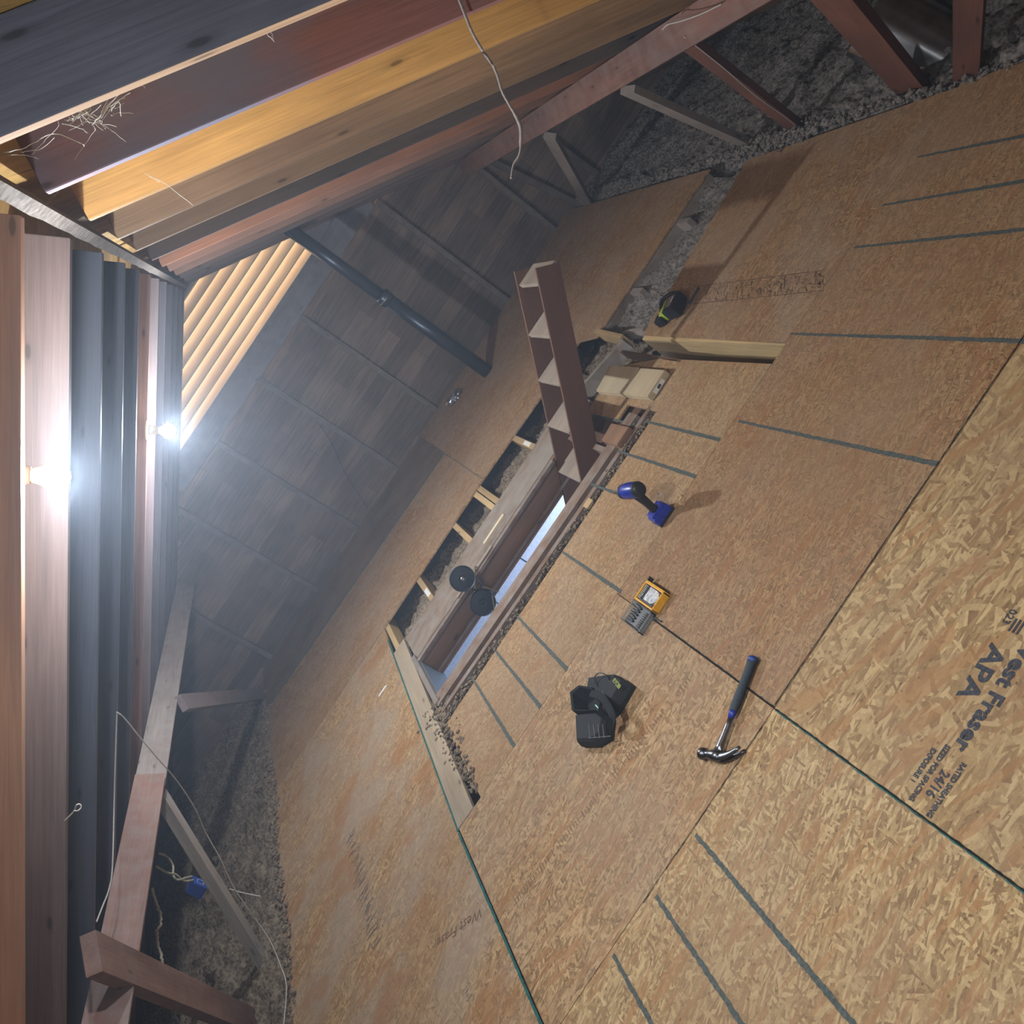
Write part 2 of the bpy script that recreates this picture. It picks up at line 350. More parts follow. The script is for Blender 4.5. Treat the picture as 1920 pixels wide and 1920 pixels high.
# ------------------------------------------------------------------ ridge board
bm = bmesh.new()
n = 90
for i in range(n + 1): pass
sec = []
for i in range(n + 1):
    y = Y0 + .02 + (8.26 - Y0) * i / n
    j = noise.noise(Vector((y * 6, 0, 3))) * .006
    sec.append([bm.verts.new(p) for p in ((XR - .022 - j, y, 2.205 + j * .6), (XR + .008, y, 2.2), (XR + .008, y, 2.32), (XR - .022, y, 2.32))])
for a, b in zip(sec, sec[1:]):
    for k in range(4): bm.faces.new((a[k], a[(k + 1) % 4], b[(k + 1) % 4], b[k]))
bm.faces.new(sec[0]); bm.faces.new(sec[-1][::-1])
m_ridge = fluff('dusty_ridge_wood', (.22, .195, .175), (.11, .085, .07), .4)
tag(link('ridge_board', bm, m_ridge), 'long dusty grey ridge board running along the peak of the roof', 'ridge board')

# ------------------------------------------------------------------ rafters
ORD = ['nearest', 'second nearest', 'third nearest', 'fourth nearest', 'fifth nearest', 'sixth nearest', 'seventh nearest', 'eighth nearest', 'ninth nearest', 'tenth nearest', 'eleventh nearest', 'farthest']
RY = [1.57, 2.10, 2.68, 3.32, 3.92, 4.62, 5.25, 5.85, 6.45, 7.05, 7.65, 8.2]
RC = [((.10, .105, .14), (.05, .05, .07), .6, 'blue-grey stained'), ((.23, .10, .085), (.13, .13, .18), .9, 'purplish brown'), ((.5, .27, .08), (.2, .09, .035), .35, 'bright yellow-orange'),
      ((.3, .18, .095), (.16, .09, .055), .5, 'tan'), ((.3, .19, .105), (.2, .12, .07), .5, 'light tan'), ((.1, .085, .08), (.14, .09, .07), .5, 'dark grey-brown'),
      ((.33, .15, .085), (.2, .1, .065), .5, 'reddish tan'), ((.26, .13, .085), (.16, .09, .06), .5, 'reddish brown'), ((.22, .12, .08), (.12, .08, .06), .5, 'reddish brown')] + [((.13, .09, .075), (.09, .06, .05), .5, 'dark brown')] * 3
LY = [2.03, 2.6, 3.2, 3.82, 4.37, 4.95, 5.5, 6.1, 6.7, 7.3, 7.85, 8.2]
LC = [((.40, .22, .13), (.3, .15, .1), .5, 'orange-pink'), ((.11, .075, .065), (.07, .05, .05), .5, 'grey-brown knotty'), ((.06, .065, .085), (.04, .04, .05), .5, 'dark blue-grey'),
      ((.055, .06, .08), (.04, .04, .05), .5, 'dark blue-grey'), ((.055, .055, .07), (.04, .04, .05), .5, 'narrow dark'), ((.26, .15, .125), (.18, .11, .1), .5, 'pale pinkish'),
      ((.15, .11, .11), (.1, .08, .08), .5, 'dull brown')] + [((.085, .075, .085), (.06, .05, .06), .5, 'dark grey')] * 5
def rafter(side, y, c, idx):
    mat = wood(c[0], c[1], c[2], rough=.6)
    h = .14; w = .038
    nrm = Vector((side * MS, 0, 1)).normalized()
    x0 = XR + side * .03; x1 = XR + side * 4.15
    a = Vector((x0, y + w / 2, zr(x0))) + nrm * h / 2; b = Vector((x1, y + w / 2, zr(x1))) + nrm * h / 2
    o = beam('rafter', a, b, w, h, mat, up=nrm, bev=.003)
    sd = 'right' if side > 0 else 'left'
    if side > 0 and idx == 0:
        o.data.materials.append(wood((.42, .26, .15), None))
        for f in o.data.polygons:
            if f.normal.z < -.7: f.material_index = 1
    tag(o, f'{c[3]} rafter, {ORD[idx]} on the {sd} roof slope', 'rafter', f'rafters of the {sd} roof slope')
for s_ in (1, -1):
    for y, w in ((.97 if s_ > 0 else 1.43, 'just outside the frame'), (.37 if s_ > 0 else .83, 'above the camera')):
        nrm = Vector((s_ * MS, 0, 1)).normalized(); x0 = XR + s_ * .03; x1 = XR + s_ * 4.15
        o = beam('rafter', Vector((x0, y + .019, zr(x0))) + nrm * .07, Vector((x1, y + .019, zr(x1))) + nrm * .07, .038, .14, wood((.2, .13, .1), None), up=nrm)
        tag(o, f"brown rafter of the {'right' if s_ > 0 else 'left'} roof slope {w}", 'rafter')
for i, y in enumerate(RY): rafter(1, y, RC[i], i)
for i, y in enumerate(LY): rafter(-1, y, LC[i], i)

# purlins under the rafters
def purlin(s, x, y0, y1, label):
    nrm = Vector((s * MS, 0, 1)).normalized()
    c = Vector((x, 0, zr(x))) - nrm * .071
    mat = M_purlin if s < 0 else M_strut2
    o = beam('purlin', (c.x, y0, c.z), (c.x, y1, c.z), .038, .14, mat, up=nrm, bev=.003)
    return tag(o, label, 'purlin')
M_strut2 = wood((.2, .09, .065), (.12, .08, .075), .6, dust=.2)
purlin(1, 2.07, .4, 8.2, 'red-brown purlin board under the right rafters with props below it')
purlin(-1, -2.13, .4, 4.65, 'pinkish brown purlin board under the left rafters, nearer length')
o = purlin(-1, -2.13, 4.6, 8.2, 'dusty grey purlin board under the left rafters, farther length'); o.location.x -= .0; o.data.materials[0] = wood((.3, .25, .23), (.2, .15, .13), .6, dust=.6); o.location.z -= .004

# struts between purlins and floor
def strut(a, b, w, h, mat, label, up=(0, 1, 0)):
    return tag(beam('strut', a, b, w, h, mat, up=up, warp=.002), label, 'strut')
strut((2.04, 4.09, .9), (2.52, 4.9, -.12), .04, .09, M_strut, 'thin brown strut with a pale cable stapled along it, third from the right')
strut((2.02, 3.12, .88), (2.52, 3.97, -.12), .05, .14, M_strut, 'widest red-brown strut leaning beside the metal duct, second from the right')
strut((2.1, 2.42, .9), (2.46, 3.62, -.1), .04, .10, M_strut, 'dark red-brown strut at the top right, right of the metal duct')
strut((2.0, 4.77, .85), (2.5, 5.36, -.1), .038, .09, M_greystrut, 'dusty grey strut leaning under the right purlin, fourth from the right')
strut((2.0, 6.05, .84), (2.38, 7.9, -.05), .038, .08, M_greystrut, 'farthest grey strut under the right purlin, near the gable wall')
strut(P(300, 1490, 0, -2.16), P(500, 1815, 2, -.09), .05, .10, wood((.34, .3, .27), (.2, .14, .12), .5, dust=.5), 'pale dusty strut under the left purlin, crossed by a white wire')
strut(P(170, 1788, 0, -1.9), (-2.84, 4.33, -.1), .05, .13, wood((.24, .13, .1), (.15, .09, .07), .5, dust=.2), 'red-brown strut crossing the left purlin at the bottom left corner')
strut((-2.05, 5.6, .86), (-2.5, 7.85, -.03), .04, .10, wood((.2, .15, .15), (.12, .1, .1), .5, dust=.3), 'dark strut with torn pale paper, farthest on the left')

# ------------------------------------------------------------------ gable studs, header and louvre
M_stud = wood((.15, .115, .1), (.1, .075, .07), .5, dust=.25)
sx = [(2.14, 'rightmost'), (1.405, 'second from right'), (.275, 'behind the dark vent pipe'), (-.34, 'fourth from right'), (-.965, 'third from left'), (-1.605, 'second from left'), (-2.31, 'leftmost')]
for x, w in sx:
    top = min(1.37, zr(x, .1))
    tag(beam('wall_stud', (x, 8.3, -.05), (x, 8.3, top), .045, .06, M_stud, up=(0, 1, 0)), f'grey-brown stud on the far gable wall, {w}', 'stud', 'studs of the gable wall')
for x0, x1, lab in ((2.45, 2.2, 'right end'), (2.75, 2.7, 'deep right corner')):
    tag(beam('wall_stud', (x0, 8.3, -.1), (x1, 8.3, zr(x1, .1)), .05, .06, M_stud, up=(0, 1, 0)), f'dark stud in the {lab} of the gable wall under the roof slope', 'stud', 'studs of the gable wall')
tag(beam('header_board', (-1.44, 8.26, 1.46), (1.36, 8.26, 1.46), .07, .20, wood((.16, .15, .17), (.12, .12, .14), .5, dust=.3), bev=.003), 'wide grey header board across the gable under the louvred vent', 'board')
lv = empty('louvre_vent', (XR, GY, 1.56), 'triangular gable louvre with warm daylight on its slats', 'vent')
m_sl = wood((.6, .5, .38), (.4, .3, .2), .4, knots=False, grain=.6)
nsl = 8
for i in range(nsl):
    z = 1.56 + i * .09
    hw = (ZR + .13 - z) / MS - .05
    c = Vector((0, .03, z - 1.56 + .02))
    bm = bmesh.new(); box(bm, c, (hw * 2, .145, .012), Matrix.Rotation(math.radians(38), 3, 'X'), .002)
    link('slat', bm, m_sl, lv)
bm = bmesh.new(); wall_poly(bm, [(-.38, .62), (.38, .62), (0, .836)], .0, .03); link('apex_leak_filler', bm, M_stud, lv)  # infill added to block sky leaking in under the peak
for s in (-1, 1):
    a = Vector((s * 1.30, -.02, 0)); b = Vector((0, -.02, .76))
    beam('frame_board', Vector(lv.location) + a, Vector(lv.location) + b, .03, .07, M_stud, up=(0, 1, 0), parent=lv)
bm = bmesh.new(); wall_poly(bm, [(.78 - XR, -.01), (1.40 - XR, -.01), (.78 - XR, .36)], -.06, -.045)
link('side_panel', bm, wood((.16, .15, .17), None, dust=.3), lv)
# thin wire lying over the sheathing
bm = bmesh.new(); sweep(bm, smooth_path([P(*q, 1, 8.27) for q in ((598, 795), (622, 832), (640, 872), (660, 910), (690, 952))]), .003, 6)
tag(link('wall_wire', bm, M_black), 'thin dark wire curving across the middle of the gable wall', 'wire')

# vent pipe
pp = empty('vent_pipe', (.72, 7.42, 0), 'dark blue-grey vent pipe rising from the floor to the roof before the gable', 'pipe')
m_pipe = plain('dark_iron_pipe', (.035, .045, .065), .35, .6, bump=.3, bscale=25)
bm = bmesh.new(); lathe(bm, [(.055, 0), (.055, 1.0)], Matrix.Translation((0, 0, 0)), 24)
d = Vector((.05, .25, 0))
link('lower_pipe', bm, m_pipe, pp, True)
bm = bmesh.new(); sweep(bm, [(0, 0, .98), (0, 0, 1.85)], .048, 24); link('upper_pipe', bm, m_pipe, pp, True)
bm = bmesh.new(); lathe(bm, [(.056, .93), (.064, .94), (.064, 1.0), (.056, 1.01)], Matrix(), 24); cp_ = link('coupling', bm, m_pipe, pp, True)
bm = bmesh.new(); lathe(bm, [(.0645, .965), (.0665, .967), (.0665, .972), (.0645, .974)], Matrix(), 24); link('clamp_band', bm, M_steel, cp_, True)

# ------------------------------------------------------------------ OSB sheets
A1 = ((.56, .41, .215), (.37, .25, .12), (.20, .115, .055))   # newer, yellow
A2 = ((.50, .34, .18), (.35, .22, .108), (.17, .10, .048))        # tan
A3 = ((.43, .27, .135), (.30, .178, .088), (.14, .08, .04))       # brown, fine
A4 = ((.2, .14, .1), (.14, .095, .07), (.09, .06, .045))        # dark brown
O_new = osb(*A1, sc=.85, ang=-14, dust=.12, contrast=1.0)
O_new2 = osb(*A1, sc=1.35, ang=8, dust=.15, contrast=1.05, off=(5, 2, 0))
O_mid = osb(*A2, sc=1.25, ang=0, dust=.25, contrast=1.1, off=(2, 7, 0))
O_fine = osb(*A3, sc=1.7, ang=4, dust=.15, contrast=.9, off=(9, 1, 0))
O_fine2 = osb(*A2, sc=1.8, ang=2, dust=.2, contrast=.9, off=(1, 9, 0))
O_left = osb(*A2, sc=1.2, ang=20, dust=.6, stain=.45, contrast=1.0, off=(3.3, 4.1, 0))
O_far = osb(*A3, sc=1.2, ang=0, dust=.35, contrast=1.0, off=(12, 3, 0))
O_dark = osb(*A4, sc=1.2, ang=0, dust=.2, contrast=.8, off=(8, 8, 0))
def sheet(pts, mat, label, z=0.0, th=.0115, jag=0):
    bm = bmesh.new(); P2 = [(p[0], p[1]) for p in pts]
    if jag:
        out = []
        for i, p in enumerate(P2):
            q = P2[(i + 1) % len(P2)]; a, b = Vector(p), Vector(q); out.append(p)
            if i in jag:
                k = int((b - a).length / .06)
                for j in range(1, k):
                    m = a.lerp(b, j / k); m.x += noise.noise(Vector((m.y * 5, m.x, 1))) * .035; out.append((m.x, m.y))
        P2 = out
    poly(bm, P2, z - th, z)
    return tag(link('osb_sheet', bm, mat), label, 'floor panel')
g = .0015
s_n1 = sheet([(-.08 + g, -.2), (2.37, -.2), (2.37, 2.3 - g), (-.08 + g, 2.3 - g)], O_new, 'yellow strand board sheet with black stamped lettering at the bottom right')
s_n2 = sheet([(-2.42, -.2), (-.08 - g, -.2), (-.08 - g, 2.3 - g), (-2.42, 2.3 - g)], O_new2, 'yellow strand board sheet at the bottom, with grey marker lines running off the frame')
s_m1 = sheet([(-.08 + g, 2.3 + g), (2.4, 2.3 + g), (2.38, 3.5 - g), (-.08 + g, 3.5 - g)], O_fine, 'reddish brown fine strand board sheet at the right, crossed by long grey lines')
s_m2 = sheet([(-1.225, 2.3 + g), (-.08 - g, 2.3 + g), (-.08 - g, 3.5 - g), (-1.225, 3.5 - g)], O_mid, 'tan strand board sheet under the hammer head and the black tool pouch')
s_l = sheet([(-2.42, 2.3 + g), (-1.235, 2.3 + g), (-1.235, 3.48), (-1.14, 5.9), (-2.42, 5.9)], O_left, 'dusty strand board sheet with rusty orange stains at the lower left', jag=(4,))
s_c = sheet([(-1.07, 3.5 + g), (1.03, 3.5 + g), (1.0, 4.56), (.72, 4.56), (.72, 4.2), (-1.06, 4.21)], O_fine2, 'strand board sheet in front of the hatch, where the blue impact driver stands')
s_r = sheet([(1.135, 3.5 + g), (2.36, 3.5 + g), (2.3, 5.12), (1.135, 4.95)], O_far, 'brown strand board sheet at the upper right holding the green cordless tool')
s_p = sheet([(.62, 4.565), (1.0, 4.565), (.93, 4.98), (.62, 5.02)], O_fine2, 'small strand board offcut beside the ladder under the lumber blocks', z=-.003)
s_f = sheet([(.01, 5.93), (1.06, 5.85), (1.1, 5.6), (2.32, 5.6), (2.34, 8.25), (.01, 8.2)], O_far, 'far strand board platform behind the ladder by the gable wall', jag=())
s_f2 = sheet([(-2.42, 5.9 + g), (.01 - g, 5.93), (.01 - g, 7.13), (-2.42, 7.3)], O_far, 'long narrow strand board sheet behind the hatch with a teal far edge', jag=())
s_d = sheet([(-2.45, 7.3), (.01 - g, 7.14), (.01 - g, 8.25), (-2.45, 8.25)], O_dark, 'dark strand board strip at the foot of the gable wall', z=-.02)

def strip(parent, pa, pb, w0, w1, mat, name, jit=.0018, z=.0012):
    a, b = Vector((pa[0], pa[1], z)), Vector((pb[0], pb[1], z)); d = (b - a); L = d.length; d.normalize(); s = Vector((-d.y, d.x, 0))
    n = max(2, int(L / .012)); bm = bmesh.new(); prev = None
    for i in range(n + 1):
        t = i / n; p = a + d * (L * t); w = w0 + (w1 - w0) * t
        u = bm.verts.new(p + s * (w / 2 + random.uniform(-jit, jit))); v = bm.verts.new(p - s * (w / 2 + random.uniform(-jit, jit)))
        if prev: bm.faces.new((prev[0], prev[1], v, u))
        prev = (u, v)
    return link(name, bm, mat, parent)
def mark(parent, q0, q1, w0=.014, w1=.017, mat=None, name='marker_line', z=.0012):
    return strip(parent, fl(*q0), fl(*q1), w0, w1, mat or M_mark, name, z=z)
for q in (((1720, 295), (1925, 254)), ((1655, 385), (1925, 339)), ((1602, 464), (1925, 430)), ((1482, 626), (1925, 640)), ((1385, 790), (1760, 871))): mark(s_m1, *q, .011, .017)
for q in (((1210, 790), (1350, 825)), ((1160, 846), (1305, 894)), ((1100, 905), (1165, 928)), ((1055, 1035), (1165, 1110)), ((970, 1156), (1064, 1256)), ((925, 1215), (1014, 1326)), ((886, 1272), (965, 1400))): mark(s_c, *q, .012, .018)
for q in (((1305, 1565), (1605, 1926)), ((1230, 1680), (1395, 1926)), ((1150, 1790), (1225, 1926))): mark(s_n2, *q, .013, .015)
mark(s_p, (1110, 778), (1190, 795), .012, .014, z=-.0015)
def edge(parent, a, b, w=.008, mat=None, nm='painted_edge', z=.0012): return strip(parent, a, b, w, w, mat or M_teal, nm, .0012, z)
edge(s_l, (-1.235, 2.31), (-1.235, 3.48), .010); edge(s_l, (-1.233, 3.49), (-1.15, 5.7), .011)
edge(s_n2, (-.083, .0), (-.083, 2.29), .003); edge(s_n1, (-.0785, .0), (-.0785, 2.29), .004, M_gap, 'dark_edge')
edge(s_f2, (-2.4, 7.29), (.0, 7.13), .022); edge(s_f2, (.0, 7.12), (.0, 5.95), .004)
edge(s_m1, (-.077, 2.3), (-.077, 3.35), .005, M_gap, 'dark_edge'); edge(s_m1, (-.07, 2.305), (2.36, 2.305), .004, M_gap, 'dark_edge')
edge(s_n2, (-.1, 2.295), (-.75, 2.295), .002, M_gap, 'dark_edge')
# trampled smudge hatch print on the upper right sheet
for i in range(2):
    mark(s_r, (1300, 570 - 32 * i), (1545, 545 - 38 * i), .005, .005, M_fade, 'print_line')
bm = bmesh.new()
for i in range(260):
    t = random.random(); u = random.random()
    p = fl(1300 + 245 * t, 570 - 25 * t - (32 + 6 * t) * u); l = random.uniform(.01, .025)
    an = random.uniform(-.9, .9) + 1.2; dx, dy = math.cos(an) * l, math.sin(an) * l
    quad(bm, (p.x - dx, p.y - dy, .001), (p.x - dx + .002, p.y - dy - .002, .001), (p.x + dx + .002, p.y + dy - .002, .001), (p.x + dx, p.y + dy, .001))
link('hatched_print', bm, M_fade, s_r)['kind'] = 'stuff'

# lettering stamped on the boards
def text(parent, s, loc, size, xdir, ydir, mat, name, bold=.0, sx=1.0, depth=.0004):
    c = bpy.data.curves.new(name, 'FONT'); c.body = s; c.size = size; c.offset = bold; c.align_x = 'LEFT'; c.align_y = 'BOTTOM_BASELINE'; c.resolution_u = 3
    t = bpy.data.objects.new('t', c); COL.objects.link(t)
    bpy.context.view_layer.update()
    me = bpy.data.meshes.new_from_object(t.evaluated_get(bpy.context.evaluated_depsgraph_get()))
    bpy.data.objects.remove(t); bpy.data.curves.remove(c)
    o = bpy.data.objects.new(name, me); COL.objects.link(o); me.materials.clear(); me.materials.append(mat)
    x = Vector(xdir).normalized(); y = Vector(ydir).normalized(); z = x.cross(y)
    o.parent = parent
    M = Matrix.Translation(loc) @ Matrix((x, y, z)).transposed().to_4x4() @ Matrix.Diagonal((sx, 1, 1, 1))
    o.matrix_basis = parent.matrix_basis.inverted() @ M
    return o
TX = (-1, 0, 0); TY = (0, -1, 0)
text(s_n1, 'West Fraser', (.40, 1.705, .0012), .062, TX, TY, M_ink, 'stamped_lettering', .0022, .98)
text(s_n1, 'APA', (.345, 1.78, .0012), .075, TX, TY, M_ink, 'stamped_lettering', .0022, 1.05)
text(s_n1, 'RATED SHEATHING', (.072, 1.660, .0012), .021, TX, TY, M_ink, 'stamped_lettering', .0009, .78)
text(s_n1, '24/16', (.035, 1.695, .0012), .038, TX, TY, M_ink, 'stamped_lettering', .0012, .8)
text(s_n1, 'SIZED FOR SPACING', (.088, 1.725, .0012), .021, TX, TY, M_ink, 'stamped_lettering', .0009, .8)
text(s_n1, 'EXPOSURE 1', (.065, 1.752, .0012), .021, TX, TY, M_ink, 'stamped_lettering', .0009, .8)
text(s_n1, '023', (.44, 1.79, .0012), .03, TX, TY, M_ink, 'stamped_lettering', .0006, .9)
bm = bmesh.new()
for k in range(3): box(bm, (.405, 1.735 + .012 * k, .001), (.035, .006, .0008))
link('stamped_bars', bm, M_ink, s_n1)
a, b = fl(905, 1700), fl(680, 1860)
text(s_m2, 'West Fraser', (a.x, a.y, .0012), .06, (b - a), (b - a).cross(Vector((0, 0, 1))) * -1, M_fade, 'faded_lettering', .0, 1)
bm = bmesh.new()
for i in range(75):
    t = i / 75; p = fl(965 + 330 * t, 1690 - 420 * t, .0011)
    if random.random() < .2: continue
    l = random.uniform(.008, .022)
    quad(bm, (p.x, p.y - l, .0011), (p.x + .003, p.y - l, .0011), (p.x + .004, p.y + l, .0011), (p.x + .001, p.y + l, .0011))
link('faded_print', bm, M_fade, s_m2)['kind'] = 'stuff'
bm = bmesh.new()
for i in range(60):
    p = fl(*[(655 + 50 * (i / 60) + random.uniform(-10, 10)), 1560 + 215 * (i / 60)], .0011); l = random.uniform(.006, .03)
    quad(bm, (p.x - l, p.y, .0011), (p.x - l, p.y + .004, .0011), (p.x + l, p.y + .006, .0011), (p.x + l, p.y, .0011))
link('faded_print', bm, plain('grey_print', (.16, .14, .12), .9), s_l)['kind'] = 'stuff'

# ------------------------------------------------------------------ joists, planks and frame boards around the hatch
def jb(name, a, b, w, h, mat, label, cat='board', up=(0, 0, 1), **k):
    return tag(beam(name, a, b, w, h, mat, up=up, **k), label, cat)
JT = -.0125
for x, lab, m_ in ((.33, 'right of the two drums, with a white sticker', M_block), (-.06, 'one of a doubled pair, right one', M_block), (-.105, 'one of a doubled pair, left one', M_fresh), (-.345, 'third from the left', M_block), (-.76, 'second from the left, with a white sticker', M_block), (-1.12, 'leftmost, bright yellow side', M_fresh)):
    yb = 5.42
    o = jb('floor_joist', (x, yb, JT - .045), (x, 7.0, JT - .045), .038, .09, m_, f'pale joist end behind the hatch, {lab}', 'joist')
    if 'sticker' in lab:
        bm = bmesh.new(); poly(bm, [(x - .014, 5.55), (x + .014, 5.55), (x + .014, 5.68), (x - .014, 5.68)], JT, JT + .0008)
        st = link('sticker', bm, M_white); st.parent = o; st.matrix_basis = o.matrix_world.inverted() if False else o.matrix_basis.inverted(); st['label'] = 'white paper sticker'
for x, lab in ((1.45, 'middle'), (1.95, 'rightmost')):
    jb('floor_joist', (x, 5.45, JT - .05), (x, 7.6, JT - .05), .038, .09, M_greystrut, f'grey joist stub poking from under the far platform, {lab}', 'joist')
jb('floor_joist', (1.152, 3.3, -.11), (1.132, 4.96, -.11), .036, .19, M_fresh, 'bright new pine joist exposed along the edge of the upper right sheet', 'joist')
# rim below the far sheets
jb('rim_board', (-1.1, 6.16, -.11), (1.08, 6.16, -.11), .03, .19, plain('dark_rim_face', (.035, .04, .045), .9), 'dark board in the gap under the far sheet behind the hatch', up=(0, 0, 1))  # near-black face closing the gap under the far sheet
jb('rim_board', (1.14, 5.61, -.05), (2.3, 5.61, -.05), .02, .07, M_dusty, 'dusty board along the near edge of the far platform')
# flat dusty plank behind the hatch, trim and face
jb('plank', (-1.04, 5.27, -.02), (.7, 5.27, -.02), .36, .03, M_dusty, 'wide dusty brown plank lying flat along the far side of the hatch', bev=.004, warp=.002)
jb('plank', (-1.235 + .06, 3.5, -.006), (-1.10, 5.45, -.006), .105, .018, wood((.4, .31, .21), (.3, .24, .17), .5, dust=.3), 'pale wood plank beside the teal edged sheet left of the hatch', bev=.002)
hf = empty('hatch_frame', (0, 4.78, -.1), 'brown wooden attic hatch frame lining the long opening to the room below', 'hatch')
beam('far_board', (-1.03, 5.065, -.09), (.68, 5.065, -.09), .025, .17, wood((.26, .14, .085), (.16, .09, .06), .4), parent=hf)
beam('far_trim', (-1.03, 5.03, -.006), (.3, 5.03, -.006), .04, .02, M_frame, parent=hf, warp=.002)
beam('far_stop', (-1.03, 5.035, -.135), (.68, 5.035, -.135), .022, .016, M_frame, parent=hf)
beam('near_board', (-1.05, 4.462, -.09), (.68, 4.42, -.09), .105, .19, M_frame, parent=hf, warp=.001)
beam('outer_board', (-1.1, 4.35, -.05), (.74, 4.30, -.05), .04, .1, M_frame, parent=hf, warp=.002)
beam('right_board', (.46, 4.5, -.1), (.46, 5.08, -.1), .03, .19, M_frame, parent=hf)
beam('end_filler', (.475, 4.80, -.05), (.76, 4.80, -.05), .66, .02, M_old, parent=hf)  # dark filler added to cover bright openings right of the ladder
e = beam('left_board', (-1.045, 4.44, -.09), (-1.045, 5.12, -.09), .03, .2, wood((.2, .16, .14), None, dust=.4), parent=hf)
bm = bmesh.new(); box(bm, (-1.027, 4.79, -.1), (.003, .5, .17)); o = link('metal_plate', bm, plain('grey_sheet_metal', (.2, .24, .27), .5, .4)); o.parent = hf; o.matrix_basis = hf.matrix_basis.inverted(); o['label'] = 'grey metal plate'
bm = bmesh.new(); box(bm, (-.2, 5.2, -.0), (.2, .03, .012), Matrix.Rotation(math.radians(0), 3, 'Z')); tag(link('wood_scrap', bm, wood((.6, .52, .38), None, knots=False)), 'small pale strip of wood lying on the dusty plank behind the hatch', 'wood scrap')
bm = bmesh.new(); box(bm, (-.45, 5.04, .011), (.34, .03, .012)); tag(link('wood_scrap', bm, M_tread), 'pale narrow stick along the far hatch trim beside the drums', 'wood scrap')
# right-hand corner of lumber pieces by the ladder
jb('lumber_block', fl(1200, 690, .03) + Vector((.0, -.0, -.0)), fl(1165, 742, .03), .30, .045, M_fresh, 'short pale lumber offcut with a white barcode sticker, right of two lying together', 'lumber block', bev=.004) if False else None
def slab(name, quadpx, z0, z1, mat, label, cat, bev=.004):
    bm = bmesh.new(); q = [fl(*p, z1) for p in quadpx]; c = sum(q, Vector()) / 4
    poly(bm, [(p.x - c.x, p.y - c.y) for p in q], z0 - z1, 0)
    bmesh.ops.bevel(bm, geom=bm.edges[:], offset=bev, segments=2, affect='EDGES')
    o = link(name, bm, mat); o.location = (c.x, c.y, z1); return tag(o, label, cat)
M_bl = wood((.52, .42, .28), (.44, .34, .22), .4, knots=False, grain=.6)
lb = slab('lumber_block', [(1199, 689), (1247, 693), (1214, 744), (1165, 738)], .001, .04, M_bl, 'short pale lumber block with a white barcode sticker on its near end', 'lumber block')
lb2 = slab('lumber_block', [(1144, 684), (1197, 688), (1163, 737), (1117, 733)], .001, .04, M_bl, 'short pale lumber block half in shade, next to the stickered block', 'lumber block')
def on_end(parent, pa, pb, zc, t, mat, name, h=.022):
    a, b = Vector(pa), Vector(pb); d = (b - a).normalized(); nn = Vector((d.y, -d.x, 0))
    if nn.y > 0: nn = -nn
    bm = bmesh.new(); u = Vector((0, 0, h / 2)); off = nn * t
    quad(bm, a + off + u, b + off + u, b + off - u, a + off - u)
    o = link(name, bm, mat); o.parent = parent; o.matrix_basis = parent.matrix_basis.inverted(); return o
e1 = fl(1247, 693, .04); e2 = fl(1214, 744, .04)
q1 = e1.lerp(e2, .28); q2 = e1.lerp(e2, .78); q1.z = q2.z = .02
o = on_end(lb, q1, q2, .02, .002, M_white, 'sticker', .024); o['label'] = 'white sticker with a dark barcode'
k1 = e1.lerp(e2, .45); k2 = e1.lerp(e2, .6); k1.z = k2.z = .02
kk_ = on_end(lb, k1, k2, .02, .003, M_ink, 'barcode', .014); kk_.parent = o; kk_.matrix_basis = Matrix()
slab('lumber_block', [(1146, 793), (1180, 800), (1157, 835), (1127, 826)], -.06, .03, wood((.25, .14, .085), None, grain=1, knots=False), 'sawn brown end-grain block at the right end of the hatch', 'lumber block')
jb('board', (1.13, 5.62, -.02), (1.1, 5.16, -.02), .03, .09, M_block, 'short board forming a corner behind the ladder at the end of the far sheet')
jb('board', (1.09, 5.14, -.03), (.72, 5.30, -.03), .035, .09, M_dusty, 'dusty board running from the corner towards the ladder')
jb('board', (1.0, 4.3, -.03), (1.02, 5.1, -.03), .018, .06, M_old, 'thin brown strip of wood beside the lumber blocks')
jb('board', (1.15, 5.32, -.05), (1.2, 5.05, -.06), .03, .06, M_greystrut, 'small dusty board end in the dark gap beside the new joist')
jb('board', (.16, 4.27, -.004), (.21, 4.27, -.004), .06, .014, M_fresh, 'tiny pale wood chip at the edge of the hatch near the blue tool')

# ------------------------------------------------------------------ insulation
def insul(x0, x1, y0, y1, z, amp, step, mat, label, fn=None, name='blown_insulation'):
    bm = bmesh.new(); nx = int((x1 - x0) / step) + 1; ny = int((y1 - y0) / step) + 1; g = []
    for j in range(ny):
        row = []
        for i in range(nx):
            x = x0 + (x1 - x0) * i / (nx - 1); y = y0 + (y1 - y0) * j / (ny - 1)
            p = Vector((x, y, 0))
            h = noise.noise(p * 3) * amp * 1.2 + noise.noise(p * 11 + Vector((5, 0, 0))) * amp * .7 + abs(noise.noise(p * 24)) * amp * 1.3 + noise.noise(p * 50) * amp * .6
            zz = z + h + (fn(x, y) if fn else 0)
            d = noise.noise_vector(p * 30) * step * .5
            row.append(bm.verts.new((x + d.x, y + d.y, zz)))
        g.append(row)
    for j in range(ny - 1):
        for i in range(nx - 1): bm.faces.new((g[j][i], g[j][i + 1], g[j + 1][i + 1], g[j + 1][i]))
    return tag(link(name, bm, mat, smooth=True), label, 'insulation', kind='stuff')
insul(2.3, 4.0, 1.2, 8.3, -.05, .04, .022, M_ins, 'grey blown insulation filling the right eave beyond the floor sheets',
      lambda x, y: -.06 * math.exp(-((x - 2.36) / .06) ** 2) + (.05 if abs(x - 2.45) < .06 else 0) * (noise.noise(Vector((x * 3, y * 4, 9))) > .05))
